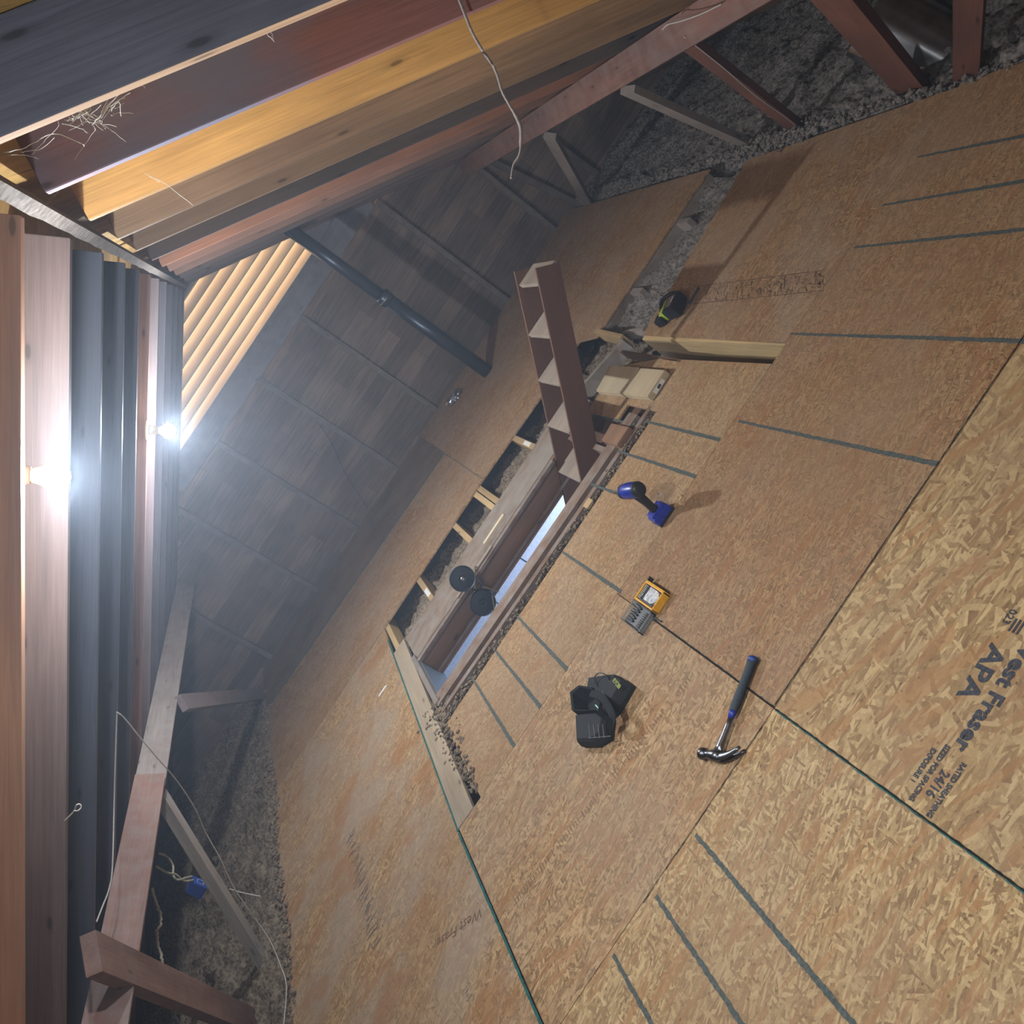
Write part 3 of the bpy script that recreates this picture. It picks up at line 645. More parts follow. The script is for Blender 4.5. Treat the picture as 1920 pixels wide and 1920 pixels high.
insul(-4.05, -2.36, 1.6, 8.3, -.06, .045, .022, M_insl, 'brown-grey blown insulation along the left eave beside the stained sheet',
      lambda x, y: (.05 * max(0, noise.noise(Vector((x * 2, y * 3, 4)))) if x > -2.75 else 0) - (.05 if x > -2.41 else 0))
def hf_(x, y):
    v = 0
    if 5.44 < y: v += .085 * max(0, 1 - abs(y - 5.56) / .26) * (1.1 if x < -.4 else .7) - .05
    if x > .9: v -= .05
    return v
insul(-1.14, 2.32, 5.1, 6.2, -.10, .035, .018, M_insl, 'loose grey-brown insulation heaped between the joists behind the hatch', hf_)
insul(1.16, 2.3, 4.9, 5.62, -.08, .03, .018, M_ins, 'grey insulation in the dark trench behind the upper right sheet')
# crumbs along hatch edge
bm = bmesh.new()
def crumb(x, y, z, r):
    M = Matrix.Translation((x, y, z)) @ Matrix.Rotation(random.random() * 6, 4, 'Z') @ Matrix.Diagonal((r * random.uniform(.7, 1.5), r * random.uniform(.6, 1.2), r * random.uniform(.4, .9), 1))
    r_ = bmesh.ops.create_icosphere(bm, subdivisions=1, radius=1, matrix=M)
    for v in r_['verts']: v.co += noise.noise_vector(v.co * 60) * r * .5
for i in range(900):
    x = random.uniform(-1.12, .72) if random.random() < .6 else random.uniform(-1.12, -.4)
    crumb(x, random.gauss(4.265, .022), random.uniform(-.03, .003), random.uniform(.003, .010))
for i in range(600):
    t = random.random() ** 1.4; y = 4.5 - t * .95
    crumb(random.gauss(-1.075 + .0 * t, .016 + .03 * (1 - t)), y, random.uniform(-.01, .006), random.uniform(.004, .012))
tag(link('insulation_crumbs', bm, M_insl), 'grey insulation crumbs scattered along the near edge of the hatch', 'insulation', kind='stuff')
bm = bmesh.new()
for i in range(1500):
    y = random.uniform(3.2, 7.5) if random.random() < .6 else random.gauss(4.9, .35)
    w = .035 if abs(y - 4.95) < .5 else .012
    crumb(2.39 + abs(random.gauss(0, w)) * random.choice((-1, 1)) + .01 * math.sin(y * 5), y, random.uniform(-.02, .02), random.uniform(.005, .017))
tag(link('insulation_crumbs', bm, M_ins), 'grey insulation tufts spilling over the right edge of the floor sheets', 'insulation', kind='stuff')
bm = bmesh.new()
for i in range(1400):
    y = random.uniform(3.0, 7.3)
    crumb(-2.41 + random.gauss(0, .02) - .015 * math.sin(y * 4), y, random.uniform(-.02, .012), random.uniform(.005, .015))
tag(link('insulation_crumbs', bm, M_insl), 'brown insulation tufts along the ragged left edge of the floor sheets', 'insulation', kind='stuff')

# ------------------------------------------------------------------ wooden ladder through the hatch
lad = empty('attic_ladder', (.33, 4.85, 0), 'brown wooden ladder rising out of the hatch with dusty treads', 'ladder')
LD = Vector((.66, 0, .752)).normalized(); up = Vector((-.752, 0, .66))
def lpt(x, z, y): return Vector((x, y, z))
base = Vector((.325, 0, -.005)) - up * .062
for y, nm in ((4.66, 'side_rail'), (5.04, 'side_rail')):
    a = base + Vector((0, y, 0)) - LD * .42; b = base + Vector((0, y, 0)) + LD * 1.02
    beam(nm, a, b, .02, .125, M_ladder, up=up, parent=lad, bev=.003)
for q in ((1029, 631), (1048, 722), (1066, 812), (1086, 904)):
    p = P(q[0], q[1], 1, 4.67)
    bm = bmesh.new(); box(bm, (.078, 0, -.011), (.156, .36, .022), None, .003)
    o = link('tread', bm, M_tread, lad); o.location = Vector((p.x, 4.85, p.z)) - lad.location
p = P(1011, 531, 1, 4.67); bm = bmesh.new(); box(bm, (.068, 0, -.012), (.136, .36, .024), None, .003)
o = link('tread', bm, M_tread, lad); o.location = Vector((p.x, 4.85, p.z)) - lad.location; o['label'] = 'top tread of the ladder'

# cable drums beside the ladder
m_dr = plain('dark_grey_pressed_steel', (.035, .045, .06), .45, .5, bump=.2, bscale=20)
for q, lab, r in (((867, 1085), 'dark round cable drum with a small hub hole, upper left of two', .071), ((905, 1130), 'dark round cable drum in front of the bright opening, lower right of two', .073)):
    c = P(*q, 1, 4.9); t = empty('cable_drum', c, lab, 'cable drum', 'cable drums of the hatch ladder')
    n = (CAM - c).normalized(); n = (n + Vector((0, -.25, -.1))).normalized()
    M = n.to_track_quat('Z', 'Y').to_matrix().to_4x4()
    bm = bmesh.new(); lathe(bm, [(r * .2, -.012), (r * .98, -.012), (r, -.008), (r, .006), (r * .96, .01), (r * .9, .006), (r * .3, .008), (r * .22, .006)], M, 40); dk_ = link('disc', bm, m_dr, t, False)
    bm = bmesh.new(); lathe(bm, [(.011, .004), (.011, .014), (.007, .015), (.006, .009)], M, 16); link('hub', bm, M_steel if 'upper' in lab else m_dr, dk_)
dr = empty('drum_bracket', P(886, 1108, 1, 4.93), 'thin bent metal bracket and wire joining the two dark drums', 'bracket')
bm = bmesh.new()
sweep(bm, [P(898, 1090, 1, 4.92), P(903, 1098, 1, 4.92), P(893, 1106, 1, 4.92), P(884, 1105, 1, 4.92)], [(.012, .006)] * 4, 8)
o = link('arm', bm, m_dr); o.parent = dr; o.matrix_basis = dr.matrix_basis.inverted()
bm = bmesh.new()
sweep(bm, [P(900, 1099, 1, 4.93), P(920, 1104, 1, 4.95), P(935, 1110, 1, 4.95)], .003, 6); sweep(bm, [P(922, 1112, 1, 4.9), P(930, 1160, 1, 4.85), P(915, 1158, 1, 4.85)], .0015, 6)
sweep(bm, [P(890, 1110, 1, 4.94), Vector((-.42, 5.03, .03)), Vector((-.42, 5.06, -.005))], .004, 6)
o = link('wire', bm, plain('brass_wire', (.3, .24, .1), .4, .8)); o.parent = dr; o.matrix_basis = dr.matrix_basis.inverted()

# ------------------------------------------------------------------ light bulbs in holders
def bulb(px, y, label, strength, r, at=None):
    c = at or P(*px, 1, y); nrm = Vector((.5017, 0, -.865)).normalized()
    dist = max(.1, (zr(c.x) - c.z) / 1.156)
    basep = c - nrm * dist
    t = empty('bulb_holder', basep, label, 'light bulb', 'bare bulbs on the left rafters')
    M = nrm.to_track_quat('Z', 'Y').to_matrix().to_4x4()
    s = dist - .045 if dist > .08 else .02
    bm = bmesh.new(); lathe(bm, [(.05, 0), (.052, .004), (.05, .008), (.03, .012)], M, 28); link('base_plate', bm, M_white, t, True)
    bm = bmesh.new(); lathe(bm, [(.026, .008), (.024, max(.02, s * .6)), (.018, max(.026, s))], M, 20); link('socket', bm, M_white, t, True)
    bm = bmesh.new(); pr = [(.013, max(.022, s - .005))]
    for k in range(9):
        a = math.pi * (.78 - .78 * k / 8.0); pr.append((max(.001, r * math.sin(a)), dist - r * math.cos(math.pi - a) * -1 * -1 if False else dist + r * math.cos(a)))
    pr = [(p_[0], p_[1]) for p_ in pr]
    lathe(bm, pr[:4], M, 24); link('bulb_collar', bm, M_white, t, True)
    bm = bmesh.new(); lathe(bm, pr[3:], M, 24); o = link('glowing_bulb', bm, emit('lit_bulb_glass', BULB_COL, strength), t, True); o['label'] = 'glowing white bulb'
    return t
b1_ = bulb((102, 893), 2.16, 'bare glowing bulb at the left edge, the nearer and larger of two', BULB_NEAR, .031)
beam('mounting_block', b1_.location + Vector((-.008, -.09, .013)), b1_.location + Vector((-.008, .08, .013)), .09, .028, M_block, up=(.5, 0, -.865), parent=b1_)
bulb((315, 808), 4.97, 'bare glowing bulb farther along the left rafters, the smaller of two', BULB_FAR, .037)

bulb_behind = bulb((102, 893), .001, 'bare glowing bulb on the left rafters beside the camera, outside the frame', 520, .031, Vector((-.46, .33, zr(-.46) - .11)))

# ------------------------------------------------------------------ hammer
Hh = fl(1350, 1422); Hb = fl(1420, 1237); u = (Hh - Hb).normalized(); v = Vector((0, 0, 1)).cross(u)
if v.y > 0: v = -v
ham = empty('claw_hammer', (Hb.x, Hb.y, 0), 'claw hammer with blue and black rubber grip lying across the board seam', 'hammer')
LH = (Hh - Hb).length
def hp(a, b, z): return u * a + v * b + Vector((0, 0, z))
M_grip = plain('dark_rubber_grip', (.03, .045, .06), .6, bump=.5, bscale=220)
bm = bmesh.new(); sweep(bm, [hp(t * LH, 0, .016) for t in (0.0, .015, .04, .12, .25, .4, .5, .56, .6)], [.006, .0155, .0175, .0155, .0145, .0165, .0155, .0135, .0105], 16, .8); gp_ = link('grip', bm, M_grip, ham, True)
bm = bmesh.new(); sweep(bm, [hp(t * LH, 0, .016) for t in (-.008, .0, .02, .06)], [.009, .0165, .0185, .0165], 16, .82); link('grip_end', bm, plain('blue_rubber', (.02, .05, .22), .4), gp_, True)
bm = bmesh.new(); sweep(bm, [hp(t * LH, 0, .016) for t in (.555, .58, .625)], [.0142, .0128, .0098], 16, .82); link('grip_collar', bm, plain('blue_rubber_collar', (.02, .04, .3), .4), gp_, True)
bm = bmesh.new(); sweep(bm, [hp(t * LH, 0, .016) for t in (.6, .7, .8, .9, .97)], [(.0095, .007), (.0115, .007), (.0115, .0075), (.013, .009), (.02, .011)], 14); link('shank', bm, plain('brushed_steel', (.22, .23, .26), .3, 1), ham, True)
bm = bmesh.new(); x0 = LH
hd = [(-.068, .017), (-.066, .0185), (-.05, .0185), (-.045, .0135), (-.03, .0135), (-.018, .017), (.0, .018), (.024, .0165)]
sweep(bm, [hp(x0 - .0, b_, .017) for b_, r in hd], [r for b_, r in hd], 16)
M_hd = plain('forged_steel', (.16, .17, .19), .32, 1)
hh_ = link('hammer_head', bm, M_hd, ham, True)
bm = bmesh.new()
for sgn in (-1, 1):
    pts = []; rr = []
    for k in range(9):
        t = k / 8; pts.append(hp(x0 + .003 - .036 * t ** 2 * 1.0, .012 + .088 * t, .017 + sgn * (.0065 + .004 * t))); rr.append((.0155 * (1 - .68 * t ** 1.3), .0068 * (1 - .3 * t)))
    sweep(bm, pts, rr, 10)
link('claw', bm, M_hd, hh_, True)

# ------------------------------------------------------------------ impact driver standing on its battery
dc = Vector((.285, 3.53, 0))
dri = empty('impact_driver', dc, 'blue and black cordless impact driver standing on its battery', 'power tool')
def rbox(name, c, d, mat, parent, bev=.008, rot=None, label=None):
    bm = bmesh.new(); box(bm, (0, 0, 0), d, None, bev); o = link(name, bm, mat, parent, False); o.location = c
    if rot: o.rotation_euler = rot
    if label: o['label'] = label
    return o
yaw = math.radians(12)
rbox('battery', (.0, .0, .024), (.09, .07, .044), M_blue, dri, .009)
rbox('battery_base', (0, 0, .008), (.094, .074, .012), M_black, dri, .004)
rbox('battery_mount', (0, .0, .05), (.075, .06, .02), M_blue, dri, .008)
hd_dir = Vector((-.30, .954, 0))
bm = bmesh.new(); sweep(bm, [(.0, -.002, .055), (.0, -.004, .075), (.004, -.006, .11), (.006, -.01, .15), (.006, -.008, .17)], [(.02, .024), (.0165, .021), (.0175, .023), (.02, .026), (.022, .03)], 16, up=Vector((0, 1, 0)), sq=2.6); link('handle', bm, M_black, dri, True)
hc = Vector((.006, .0, .19))
bm = bmesh.new(); ts = [-.07, -.066, -.05, -.03, 0, .03, .05, .06]; rs = [.02, .028, .031, .033, .034, .032, .027, .022]
sweep(bm, [hc + hd_dir * t for t in ts], rs, 20, 1.08); mh_ = link('motor_housing', bm, M_blue, dri, True)
bm = bmesh.new(); sweep(bm, [hc + hd_dir * t for t in (-.074, -.07, -.058, -.05)], [.016, .026, .032, .033], 20, 1.08); link('rear_cap', bm, M_black, mh_, True)
bm = bmesh.new(); sweep(bm, [hc + hd_dir * t for t in (.048, .056, .066, .07)], [.031, .03, .022, .013], 20); link('nose_ring', bm, M_black, mh_, True)
bm = bmesh.new(); sweep(bm, [hc + hd_dir * t for t in (.068, .085, .086, .12, .124)], [.008, .008, .0035, .0035, .001], 12); link('bit', bm, M_steel, dri, True)
bm = bmesh.new(); sweep(bm, [hc + hd_dir * .01 + Vector((.0, .016, -.045)), hc + hd_dir * .02 + Vector((0, .02, -.06))], [(.006, .01), (.004, .008)], 8); link('trigger', bm, M_black, dri, True)
bm = bmesh.new(); sweep(bm, smooth_path([(.055, -.02, .055), (.068, .0, .062), (.069, .035, .066), (.06, .045, .06), (.05, .03, .055)]), .002, 6); link('belt_hook', bm, M_steel, dri, True)

# ------------------------------------------------------------------ bit case, open
bc = empty('bit_case', fl(1215, 1130), 'open yellow bit case with clear lid of screwdriver bits on the board seam', 'bit case')
ux = Vector((1, 0, 0)); 
def put(o, par): o.parent = par; o.matrix_basis = par.matrix_basis.inverted(); return o
yx0, yx1, yy0, yy1, yh = -.055, .03, 3.135, 3.30, .034
bm = bmesh.new()
for c, d in (((yx0 + .004, (yy0 + yy1) / 2, yh / 2), (.008, yy1 - yy0, yh)), ((yx1 - .005, (yy0 + yy1) / 2, yh / 2), (.012, yy1 - yy0, yh)), (((yx0 + yx1) / 2, yy0 + .004, yh / 2), (yx1 - yx0, .008, yh)), (((yx0 + yx1) / 2, yy1 - .004, yh / 2), (yx1 - yx0, .008, yh)), (((yx0 + yx1) / 2, (yy0 + yy1) / 2, .003), (yx1 - yx0, yy1 - yy0, .006))):
    box(bm, c, d, None, .003)
put(link('yellow_tray', bm, M_yellow), bc)
bm = bmesh.new(); box(bm, ((yx0 + yx1) / 2, yy1 - .03, .018), (.062, .036, .02), None, .002); box(bm, (yx0 + .014, (yy0 + yy1) / 2, .018), (.01, .12, .02), None, .002)
box(bm, (yx1 - .002, yy1 + .003, .018), (.04, .008, .022), None, .002); box(bm, (yx1 + .002, (yy0 + yy1) / 2, .014), (.005, .13, .02), None, .002)
put(link('black_insert', bm, M_black), bc)
bm = bmesh.new(); poly(bm, [(-.038, 3.245), (-.038, 3.18), (-.022, 3.152), (.0, 3.15), (.015, 3.175), (.017, 3.245)], .018, .03)
put(link('product_card', bm, plain('white_blister_card', (.6, .62, .66), .25, var=.35, bscale=60)), bc)
bm = bmesh.new()
for k in range(9):
    box(bm, (yx0 + .016 + k * .0065, yy1 - .03, .031), (.003, .022, .006), None, .001)
put(link('driver_bits', bm, M_steel), bc)
m, N_, L_, b_ = new('clear_plastic'); b_.inputs['Base Color'].default_value = (.75, .78, .8, 1); b_.inputs['Roughness'].default_value = .12; b_.inputs['Transmission Weight'].default_value = .85; b_.inputs['IOR'].default_value = 1.35
M_clear = m
cx0, cx1, cy0, cy1 = -.15, -.06, 3.145, 3.315
bm = bmesh.new()
for c, d in (((cx0 + .002, (cy0 + cy1) / 2, .012), (.004, cy1 - cy0, .024)), ((cx1 - .002, (cy0 + cy1) / 2, .012), (.004, cy1 - cy0, .024)), (((cx0 + cx1) / 2, cy0 + .002, .012), (cx1 - cx0, .004, .024)), (((cx0 + cx1) / 2, cy1 - .002, .012), (cx1 - cx0, .004, .024))): box(bm, c, d)
put(link('clear_lid', bm, M_clear), bc)
bm = bmesh.new(); box(bm, ((cx0 + cx1) / 2, (cy0 + cy1) / 2, .004), (cx1 - cx0 - .01, cy1 - cy0 - .01, .006), None, .001); put(link('grey_insert', bm, plain('grey_plastic_insert', (.13, .14, .15), .5)), bc)
bm = bmesh.new()
for k in range(8):
    y = cy0 + .045
    sweep(bm, [(cx0 + .014 + k * .0085, y - .012, .012), (cx0 + .014 + k * .0085, y + .012, .012)], .0032, 8)
for k in range(7):
    sweep(bm, [(cx0 + .016 + k * .0105, cy1 - .055, .013), (cx0 + .016 + k * .0105, cy1 - .02, .013)], .0042, 8)
put(link('steel_bits', bm, M_steel), bc)
bm = bmesh.new(); box(bm, (cx0 + .045, cy0 + .014, .012), (.078, .014, .012), None, .002)
for k in range(5): box(bm, (cx0 + .02 + k * .014, cy1 - .045, .010), (.007, .05, .01), None, .001)
put(link('bit_rack', bm, M_black), bc)
bm = bmesh.new(); sweep(bm, smooth_path([fl(1222, 1152, .006), fl(1230, 1160, .006), fl(1240, 1165, .005)]), [.003] * 13, 6) ; put(link('latch', bm, M_black), bc)

# ------------------------------------------------------------------ tool pouch
bagc = fl(1130, 1335); bag = empty('tool_pouch', bagc, 'black fabric drill holster pouch lying on its back on the floor', 'tool pouch')
M_fab = plain('black_nylon_fabric', (.011, .014, .018), .85, bump=.8, bscale=260, var=.3)
M_fab2 = plain('charcoal_nylon_webbing', (.022, .026, .031), .8, bump=.8, bscale=300)
def pillow(name, outline, z0, z1, mat, inset=.22, parent=bag, hollow=0):
    q = [fl(*p, z0) for p in outline]; c = sum(q, Vector()) / len(q); bm = bmesh.new()
    lv_ = [(0, 1.0, z0 + .001), (1, 1.04, z0 + (z1 - z0) * .35), (2, .97, z0 + (z1 - z0) * .75), (3, 1 - inset, z1)]
    if hollow: lv_ += [(4, 1 - inset - .1, z1 - .004), (5, .55, z0 + hollow)]
    rings = []
    for k, s, z in lv_:
        rings.append([bm.verts.new((c.x + (p.x - c.x) * s + noise.noise(Vector((p.x * 30, p.y * 30, z * 40))) * .003, c.y + (p.y - c.y) * s, z + (noise.noise(Vector((p.x * 25, p.y * 25, k))) * .004 if k else 0))) for p in q])
    n = len(q)
    for a, b in zip(rings, rings[1:]):
        for i in range(n): bm.faces.new((a[i], a[(i + 1) % n], b[(i + 1) % n], b[i]))
    bm.faces.new(rings[0][::-1]); bm.faces.new(rings[-1])
    return put(link(name, bm, mat), parent)
pillow('main_pocket', [(1098, 1350), (1094, 1313), (1112, 1299), (1138, 1304), (1156, 1335), (1154, 1362), (1146, 1352), (1120, 1352)], 0, .075, M_fab, .1, hollow=.02)
pillow('front_pocket', [(1097, 1352), (1140, 1346), (1156, 1352), (1152, 1388), (1130, 1402), (1100, 1403)], 0, .06, M_fab2, .16)
pillow('flap', [(1124, 1283), (1172, 1276), (1193, 1290), (1166, 1338), (1152, 1350), (1136, 1318), (1122, 1302)], 0, .062, M_fab2, .1)
bm = bmesh.new(); sweep(bm, smooth_path([fl(1108, 1300, .075), fl(1126, 1306, .085), fl(1140, 1324, .085), fl(1150, 1348, .07), fl(1150, 1365, .03)]), [(.014, .003)] * 25, 8); put(link('strap', bm, M_fab), bag)
bm = bmesh.new(); sweep(bm, smooth_path([fl(1122, 1290, .06), fl(1115, 1272, .075), fl(1122, 1262, .08), fl(1134, 1264, .075), fl(1142, 1274, .064)]), .0022, 6)
sweep(bm, smooth_path([fl(1140, 1272, .064), fl(1148, 1266, .07), fl(1153, 1272, .064)]), .0012, 6); put(link('wire_loop', bm, M_black), bag)
bm = bmesh.new()
for k in range(4):
    a = fl(1104 + k * 8.5, 1358, .062); b2 = fl(1106 + k * 9, 1384, .058); sweep(bm, [a, b2], .0012, 5)
sweep(bm, [fl(1103, 1384, .06), fl(1145, 1380, .06)], .0012, 5); sweep(bm, smooth_path([fl(1128, 1296, .064), fl(1140, 1312, .064), fl(1150, 1334, .064)]), .0012, 5)
put(link('stitching', bm, plain('grey_thread', (.16, .17, .19), .7)), bag)
bm = bmesh.new(); sweep(bm, [fl(1117, 1322, .05), fl(1130, 1336, .045)], .0035, 6); put(link('green_clip', bm, plain('green_plastic', (.05, .32, .2), .4)), bag)
a = fl(1148, 1277, .0655); b = fl(1163, 1296, .0655)
text(bag, 'RYOBI', a, .022, (b - a), (b - a).cross(Vector((0, 0, 1))) * -1, plain('lime_print', (.42, .5, .05), .6), 'logo_print', .0002, 1.1)

# ------------------------------------------------------------------ green cordless tool lying on the right sheet
sw = empty('cordless_saw', fl(1272, 588), 'small lime and black cordless saw lying battery up at the edge of a board', 'power tool')
ang = math.radians(25)
M_lime = plain('lime_plastic', (.35, .48, .04), .4)
o = rbox('battery', (.015, -.02, .05), (.125, .085, .07), M_black, sw, .016, (0, 0, ang))
rbox('battery_label', (.015, -.02, .0856), (.075, .045, .002), plain('grey_battery_label', (.24, .2, .2), .4), sw, .0005, (0, 0, ang))
bm = bmesh.new(); box(bm, (.026, -.035, .0870), (.04, .008, .0006), Matrix.Rotation(ang, 3, 'Z')); link('label_stripe', bm, M_white, sw)
rbox('housing', (.0, .06, .035), (.11, .07, .055), M_lime, sw, .018, (0, 0, ang))
rbox('gear_case', (-.06, .075, .03), (.06, .06, .05), M_black, sw, .015, (0, 0, ang))
bm = bmesh.new(); sweep(bm, smooth_path([(-.02, .1, .05), (.03, .12, .07), (.08, .1, .06), (.09, .05, .05)]), [(.012, .01)] * 19, 10); link('handle', bm, M_black, sw, True)
rbox('shoe', (.105, -.06, .008), (.012, .10, .012), plain('grey_steel_shoe', (.12, .12, .12), .5, .5), sw, .003, (0, 0, ang * 1.2 + 1.2))

# ------------------------------------------------------------------ metal duct
du = empty('metal_duct', (2.74, 4.0, -.12), 'shiny galvanised round duct standing open in the insulation at the top right', 'duct')
a = Vector((0, 0, 0)); top = Vector((-.02, .15, .36))
bm = bmesh.new(); nseg = 96
for (r0, r1, fl_) in ((.17, .175, 1), (.165, .168, -1)):
    A = []; Bq = []
    dirn = (top - a).normalized(); s1 = dirn.cross(Vector((0, 1, 0))).normalized(); s2 = dirn.cross(s1)
    for k in range(nseg):
        an = 2 * math.pi * k / nseg; rr = 1 + .012 * math.cos(an * 12)
        A.append(bm.verts.new(a + (s1 * math.cos(an) + s2 * math.sin(an)) * r0 * rr)); Bq.append(bm.verts.new(top + (s1 * math.cos(an) + s2 * math.sin(an)) * r1 * rr))
    for k in range(nseg): bm.faces.new((A[k], A[(k + 1) % nseg], Bq[(k + 1) % nseg], Bq[k]))
link('duct_pipe', bm, M_galv, du, True)
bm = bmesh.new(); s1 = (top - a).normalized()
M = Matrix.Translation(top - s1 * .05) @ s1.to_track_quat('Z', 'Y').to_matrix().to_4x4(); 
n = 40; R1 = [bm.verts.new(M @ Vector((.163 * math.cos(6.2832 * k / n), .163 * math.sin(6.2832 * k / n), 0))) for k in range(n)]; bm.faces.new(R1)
link('mouth_shade_disc', bm, M_black, du)  # black disc stands for the shade inside the open duct mouth

# ------------------------------------------------------------------ wires, ropes, cobwebs, box
def wire(name, pts, r, mat, label, cat, jit=0, n=6, group=None):
    bm = bmesh.new(); sweep(bm, smooth_path(pts, n, jit), r, 6); return tag(link(name, bm, mat, smooth=True), label, cat, group)
wire('cable', [P(218, 1335, 1, 3.7), P(232, 1345, 1, 3.7), P(262, 1382, 1, 3.75), P(292, 1418, 1, 3.8), P(331, 1463, 1, 3.95), P(365, 1515, 1, 4.1), P(385, 1560, 1, 4.2), P(413, 1610, 1, 4.2), P(440, 1667, 1, 4.2), P(478, 1722, 1, 4.2), P(505, 1762, 1, 4.15), P(525, 1808, 1, 4.05), P(537, 1850, 1, 3.93), P(531, 1930, 1, 3.72)], .0028, M_cable, 'long thin white wire curving from the left rafters down to the floor sheet', 'wire')
wire('cable', [P(219, 1338, 1, 3.72), P(217, 1400, 1, 3.7), P(214, 1500, 1, 3.6), P(211, 1620, 1, 3.3), P(205, 1665, 1, 3.2), P(192, 1700, 1, 3.1), P(181, 1728, 1, 3.0)], .0028, M_cable, 'thin white wire hanging straight down beside the left purlin', 'wire')
wire('wire_loop', [P(120, 1540, 1, 2.55), P(138, 1522, 1, 2.52), P(143, 1510, 1, 2.5), P(150, 1508, 1, 2.5), P(152, 1514, 1, 2.5), P(146, 1520, 1, 2.5), P(139, 1520, 1, 2.51)], .0018, M_cable, 'small bent loop of wire sticking out of the second left rafter', 'wire')
M_rope = plain('dusty_cream_rope', (.42, .39, .3), .9, bump=1, bscale=150)
wire('cable', [P(297, 1600, 0, -2.55), P(312, 1606, 0, -2.55), P(324, 1622, 0, -2.58), P(325, 1642, 0, -2.6), P(335, 1650, 0, -2.6), P(348, 1646, 0, -2.62), P(360, 1643, 0, -2.64)], .006, M_rope, 'cream electrical cable looping into the blue box, upper strand', 'cable')
wire('cable', [P(292, 1624, 0, -2.55), P(312, 1636, 0, -2.56), P(330, 1640, 0, -2.58), P(345, 1652, 0, -2.62), P(362, 1650, 0, -2.64)], .006, M_rope, 'cream electrical cable entering the blue box, lower strand', 'cable')
wire('rope', [P(284, 1664, 0, -2.5), P(292, 1690, 0, -2.52), P(300, 1715, 0, -2.55), P(301, 1735, 0, -2.56), P(294, 1745, 0, -2.57), P(296, 1770, 0, -2.6), P(304, 1800, 0, -2.62), P(306, 1816, 0, -2.63)], .007, M_rope, 'knotted dusty rope hanging in the dark behind the left purlin', 'rope', jit=.004, n=7)
wire('cable', [P(430, 1667, 1, 4.3), P(455, 1674, 1, 4.25), P(489, 1681, 1, 4.2)], .003, M_cable, 'short stub of pale wire crossing the dusty strut', 'wire')
bxp = P(369, 1664, 0, -2.68)
jbx = empty('junction_box', bxp, 'blue plastic electrical box among cream cables behind the left purlin', 'electrical box')
bm = bmesh.new(); box(bm, (0, 0, 0), (.07, .07, .09), None, .006); link('box_body', bm, plain('blue_box_plastic', (.01, .06, .35), .5), jbx)
bm = bmesh.new()
for c, d in (((.0365, 0, .018), (.002, .034, .004)), ((.0365, 0, -.018), (.002, .034, .004)), ((.0365, .017, 0), (.002, .004, .036)), ((.0365, -.017, 0), (.002, .004, .036))): box(bm, c, d)
link('embossed_square', bm, plain('pale_blue_plastic', (.3, .4, .6), .5), jbx)
wire('twine', [P(858, -8, 1, 2.05), P(872, 28, 1, 2.05), P(886, 62, 1, 2.05), P(905, 95, 1, 2.06), P(928, 130, 1, 2.07), P(941, 170, 1, 2.08), P(955, 196, 1, 2.09), P(971, 225, 1, 2.1), P(977, 248, 1, 2.1), P(974, 288, 1, 2.11), P(963, 308, 1, 2.12), P(958, 335, 1, 2.12)], [.003] * 40 + [.0042] * 12 + [.0022] * 15, plain('dusty_grey_twine', (.2, .17, .155), .9, bump=.6, bscale=200), 'dusty grey twine dangling below the right rafters at the top centre', 'twine')
wire('cable', [P(1352, 8, 0, 2.0), P(1340, 14, 0, 2.0), P(1310, 28, 0, 1.99), P(1275, 40, 0, 1.98), P(1252, 46, 0, 1.97), P(1242, 56, 0, 1.96)], .003, M_cable, 'pale wire running along the top of the right purlin', 'wire')
wire('cable', [Vector((2.0, 4.0, .93)), Vector((2.12, 4.2, .66)), Vector((2.25, 4.44, .39)), Vector((2.4, 4.68, .09)), Vector((2.46, 4.8, -.04))], .003, M_cable, 'pale cable stapled down the thin brown strut on the right', 'wire')
def cobweb(lines, y, label, r=.0005):
    bm = bmesh.new()
    for ln in lines:
        sweep(bm, smooth_path([P(a, b, 1, y + random.uniform(-.03, .03)) for a, b in ln], 4, .001), r * random.uniform(.6, 1.6), 4)
    tag(link('cobweb', bm, M_web), label, 'cobweb')
M_web = plain('dusty_cobweb', (.5, .46, .4), .95)
ls = [[(0, 292), (30, 290), (55, 292), (72, 298)], [(0, 288), (40, 280), (70, 265), (100, 250), (150, 268), (158, 274)], [(60, 290), (80, 268), (110, 235), (100, 215)], [(150, 200), (180, 225), (210, 245), (236, 266)], [(190, 222), (215, 185), (245, 160)], [(185, 230), (205, 180), (235, 165)], [(135, 205), (165, 215), (190, 228)], [(140, 215), (170, 230), (180, 245)], [(115, 232), (150, 240), (165, 250)], [(40, 285), (80, 278), (102, 258)], [(260, 152), (272, 165)], [(180, 240), (160, 270), (140, 300)]]
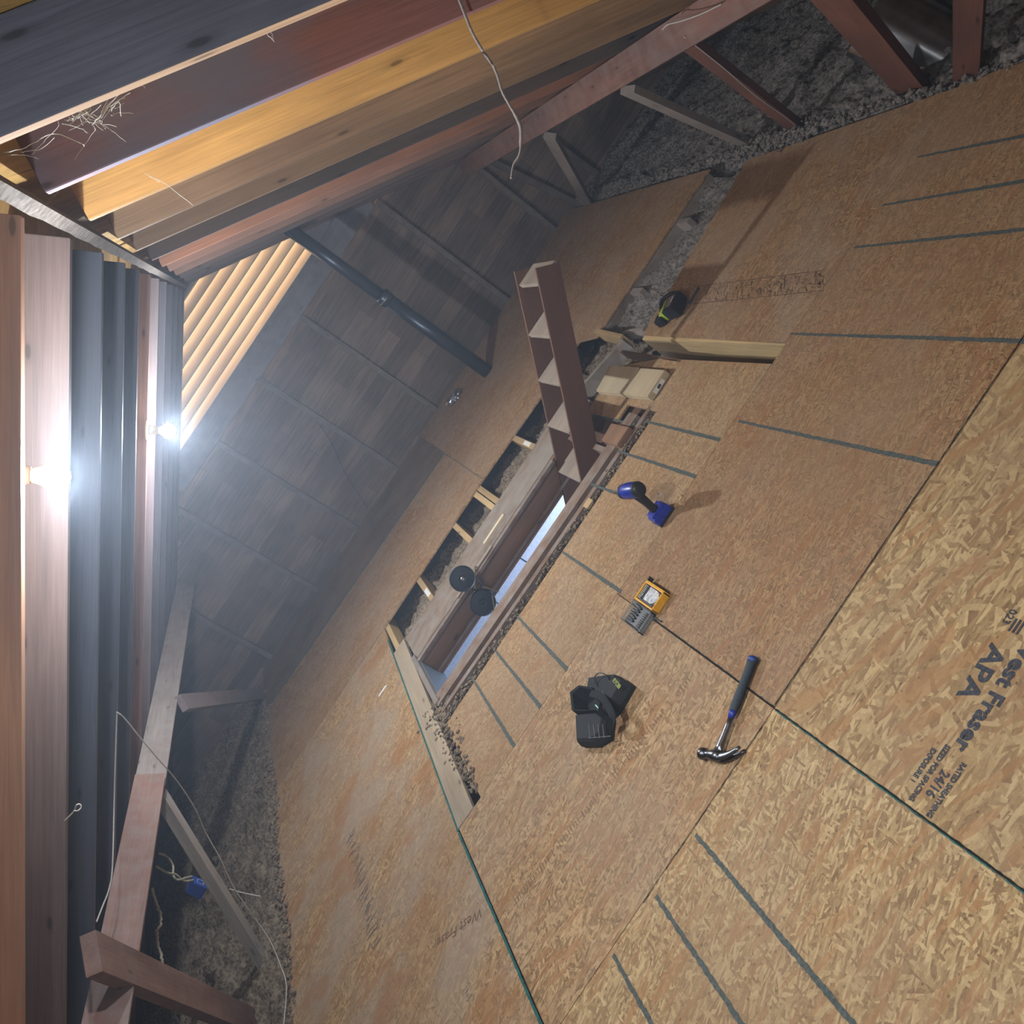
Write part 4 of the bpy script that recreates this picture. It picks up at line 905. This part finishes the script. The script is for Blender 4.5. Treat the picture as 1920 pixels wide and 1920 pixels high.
for i in range(26):
    x = random.uniform(120, 215); yy = 235 - (x - 120) * .25 + random.uniform(-20, 15); ls.append([(x, yy), (x + random.uniform(5, 25), yy + random.uniform(-22, 4)), (x + random.uniform(20, 55), yy + random.uniform(-38, 18))])
cobweb(ls, 1.85, 'tangled pale cobweb strung between rafters in the upper left corner')
cobweb([[(75, 395), (90, 378), (108, 360)], [(80, 392), (100, 372), (112, 356)], [(88, 380), (98, 382)], [(270, 325), (310, 345), (362, 385)], [(280, 330), (300, 342)]], 2.5, 'thin cobweb threads below the yellow-orange rafter')
cobweb([[(497, 48), (500, 62), (514, 78)], [(500, 50), (510, 65), (512, 74)], [(495, 50), (505, 70)]], 1.75, 'small cobweb wisp under the nearest right rafter')

# small scraps
bm = bmesh.new(); r_ = bmesh.ops.create_icosphere(bm, subdivisions=3, radius=.06)
for v_ in r_['verts']: v_.co = Vector((v_.co.x * 1.3, v_.co.y * 1.1, v_.co.z * .55)) * (1 + .5 * noise.noise(v_.co * 45)); v_.co.z = max(v_.co.z, -.03)
o = link('foil_scrap', bm, plain('crumpled_foil', (.6, .65, .72), .22, 1)); p = fl(857, 748); o.location = (p.x, p.y, .03); tag(o, 'crumpled shiny foil scrap lying near the foot of the vent pipe', 'foil')
bm = bmesh.new(); p = fl(718, 1296, .0); poly(bm, [(p.x - .04, p.y - .008), (p.x + .045, p.y - .012), (p.x + .03, p.y + .012), (p.x - .035, p.y + .012)], .001, .004); tag(link('paper_scrap', bm, M_white), 'small torn white paper scrap on the stained floor sheet', 'paper')
bm = bmesh.new(); p = fl(878, 1864)
for c, d in (((p.x, p.y - .018, .002), (.026, .005, .002)), ((p.x, p.y + .018, .002), (.026, .005, .002)), ((p.x - .012, p.y, .002), (.004, .04, .002)), ((p.x + .012, p.y, .002), (.004, .04, .002))): box(bm, c, d, Matrix.Rotation(.0, 3, 'Z'))
tag(link('paper_scrap', bm, plain('pale_residue', (.38, .3, .21), .9)), 'small square outline of pale residue on the boards at the bottom', 'paper')
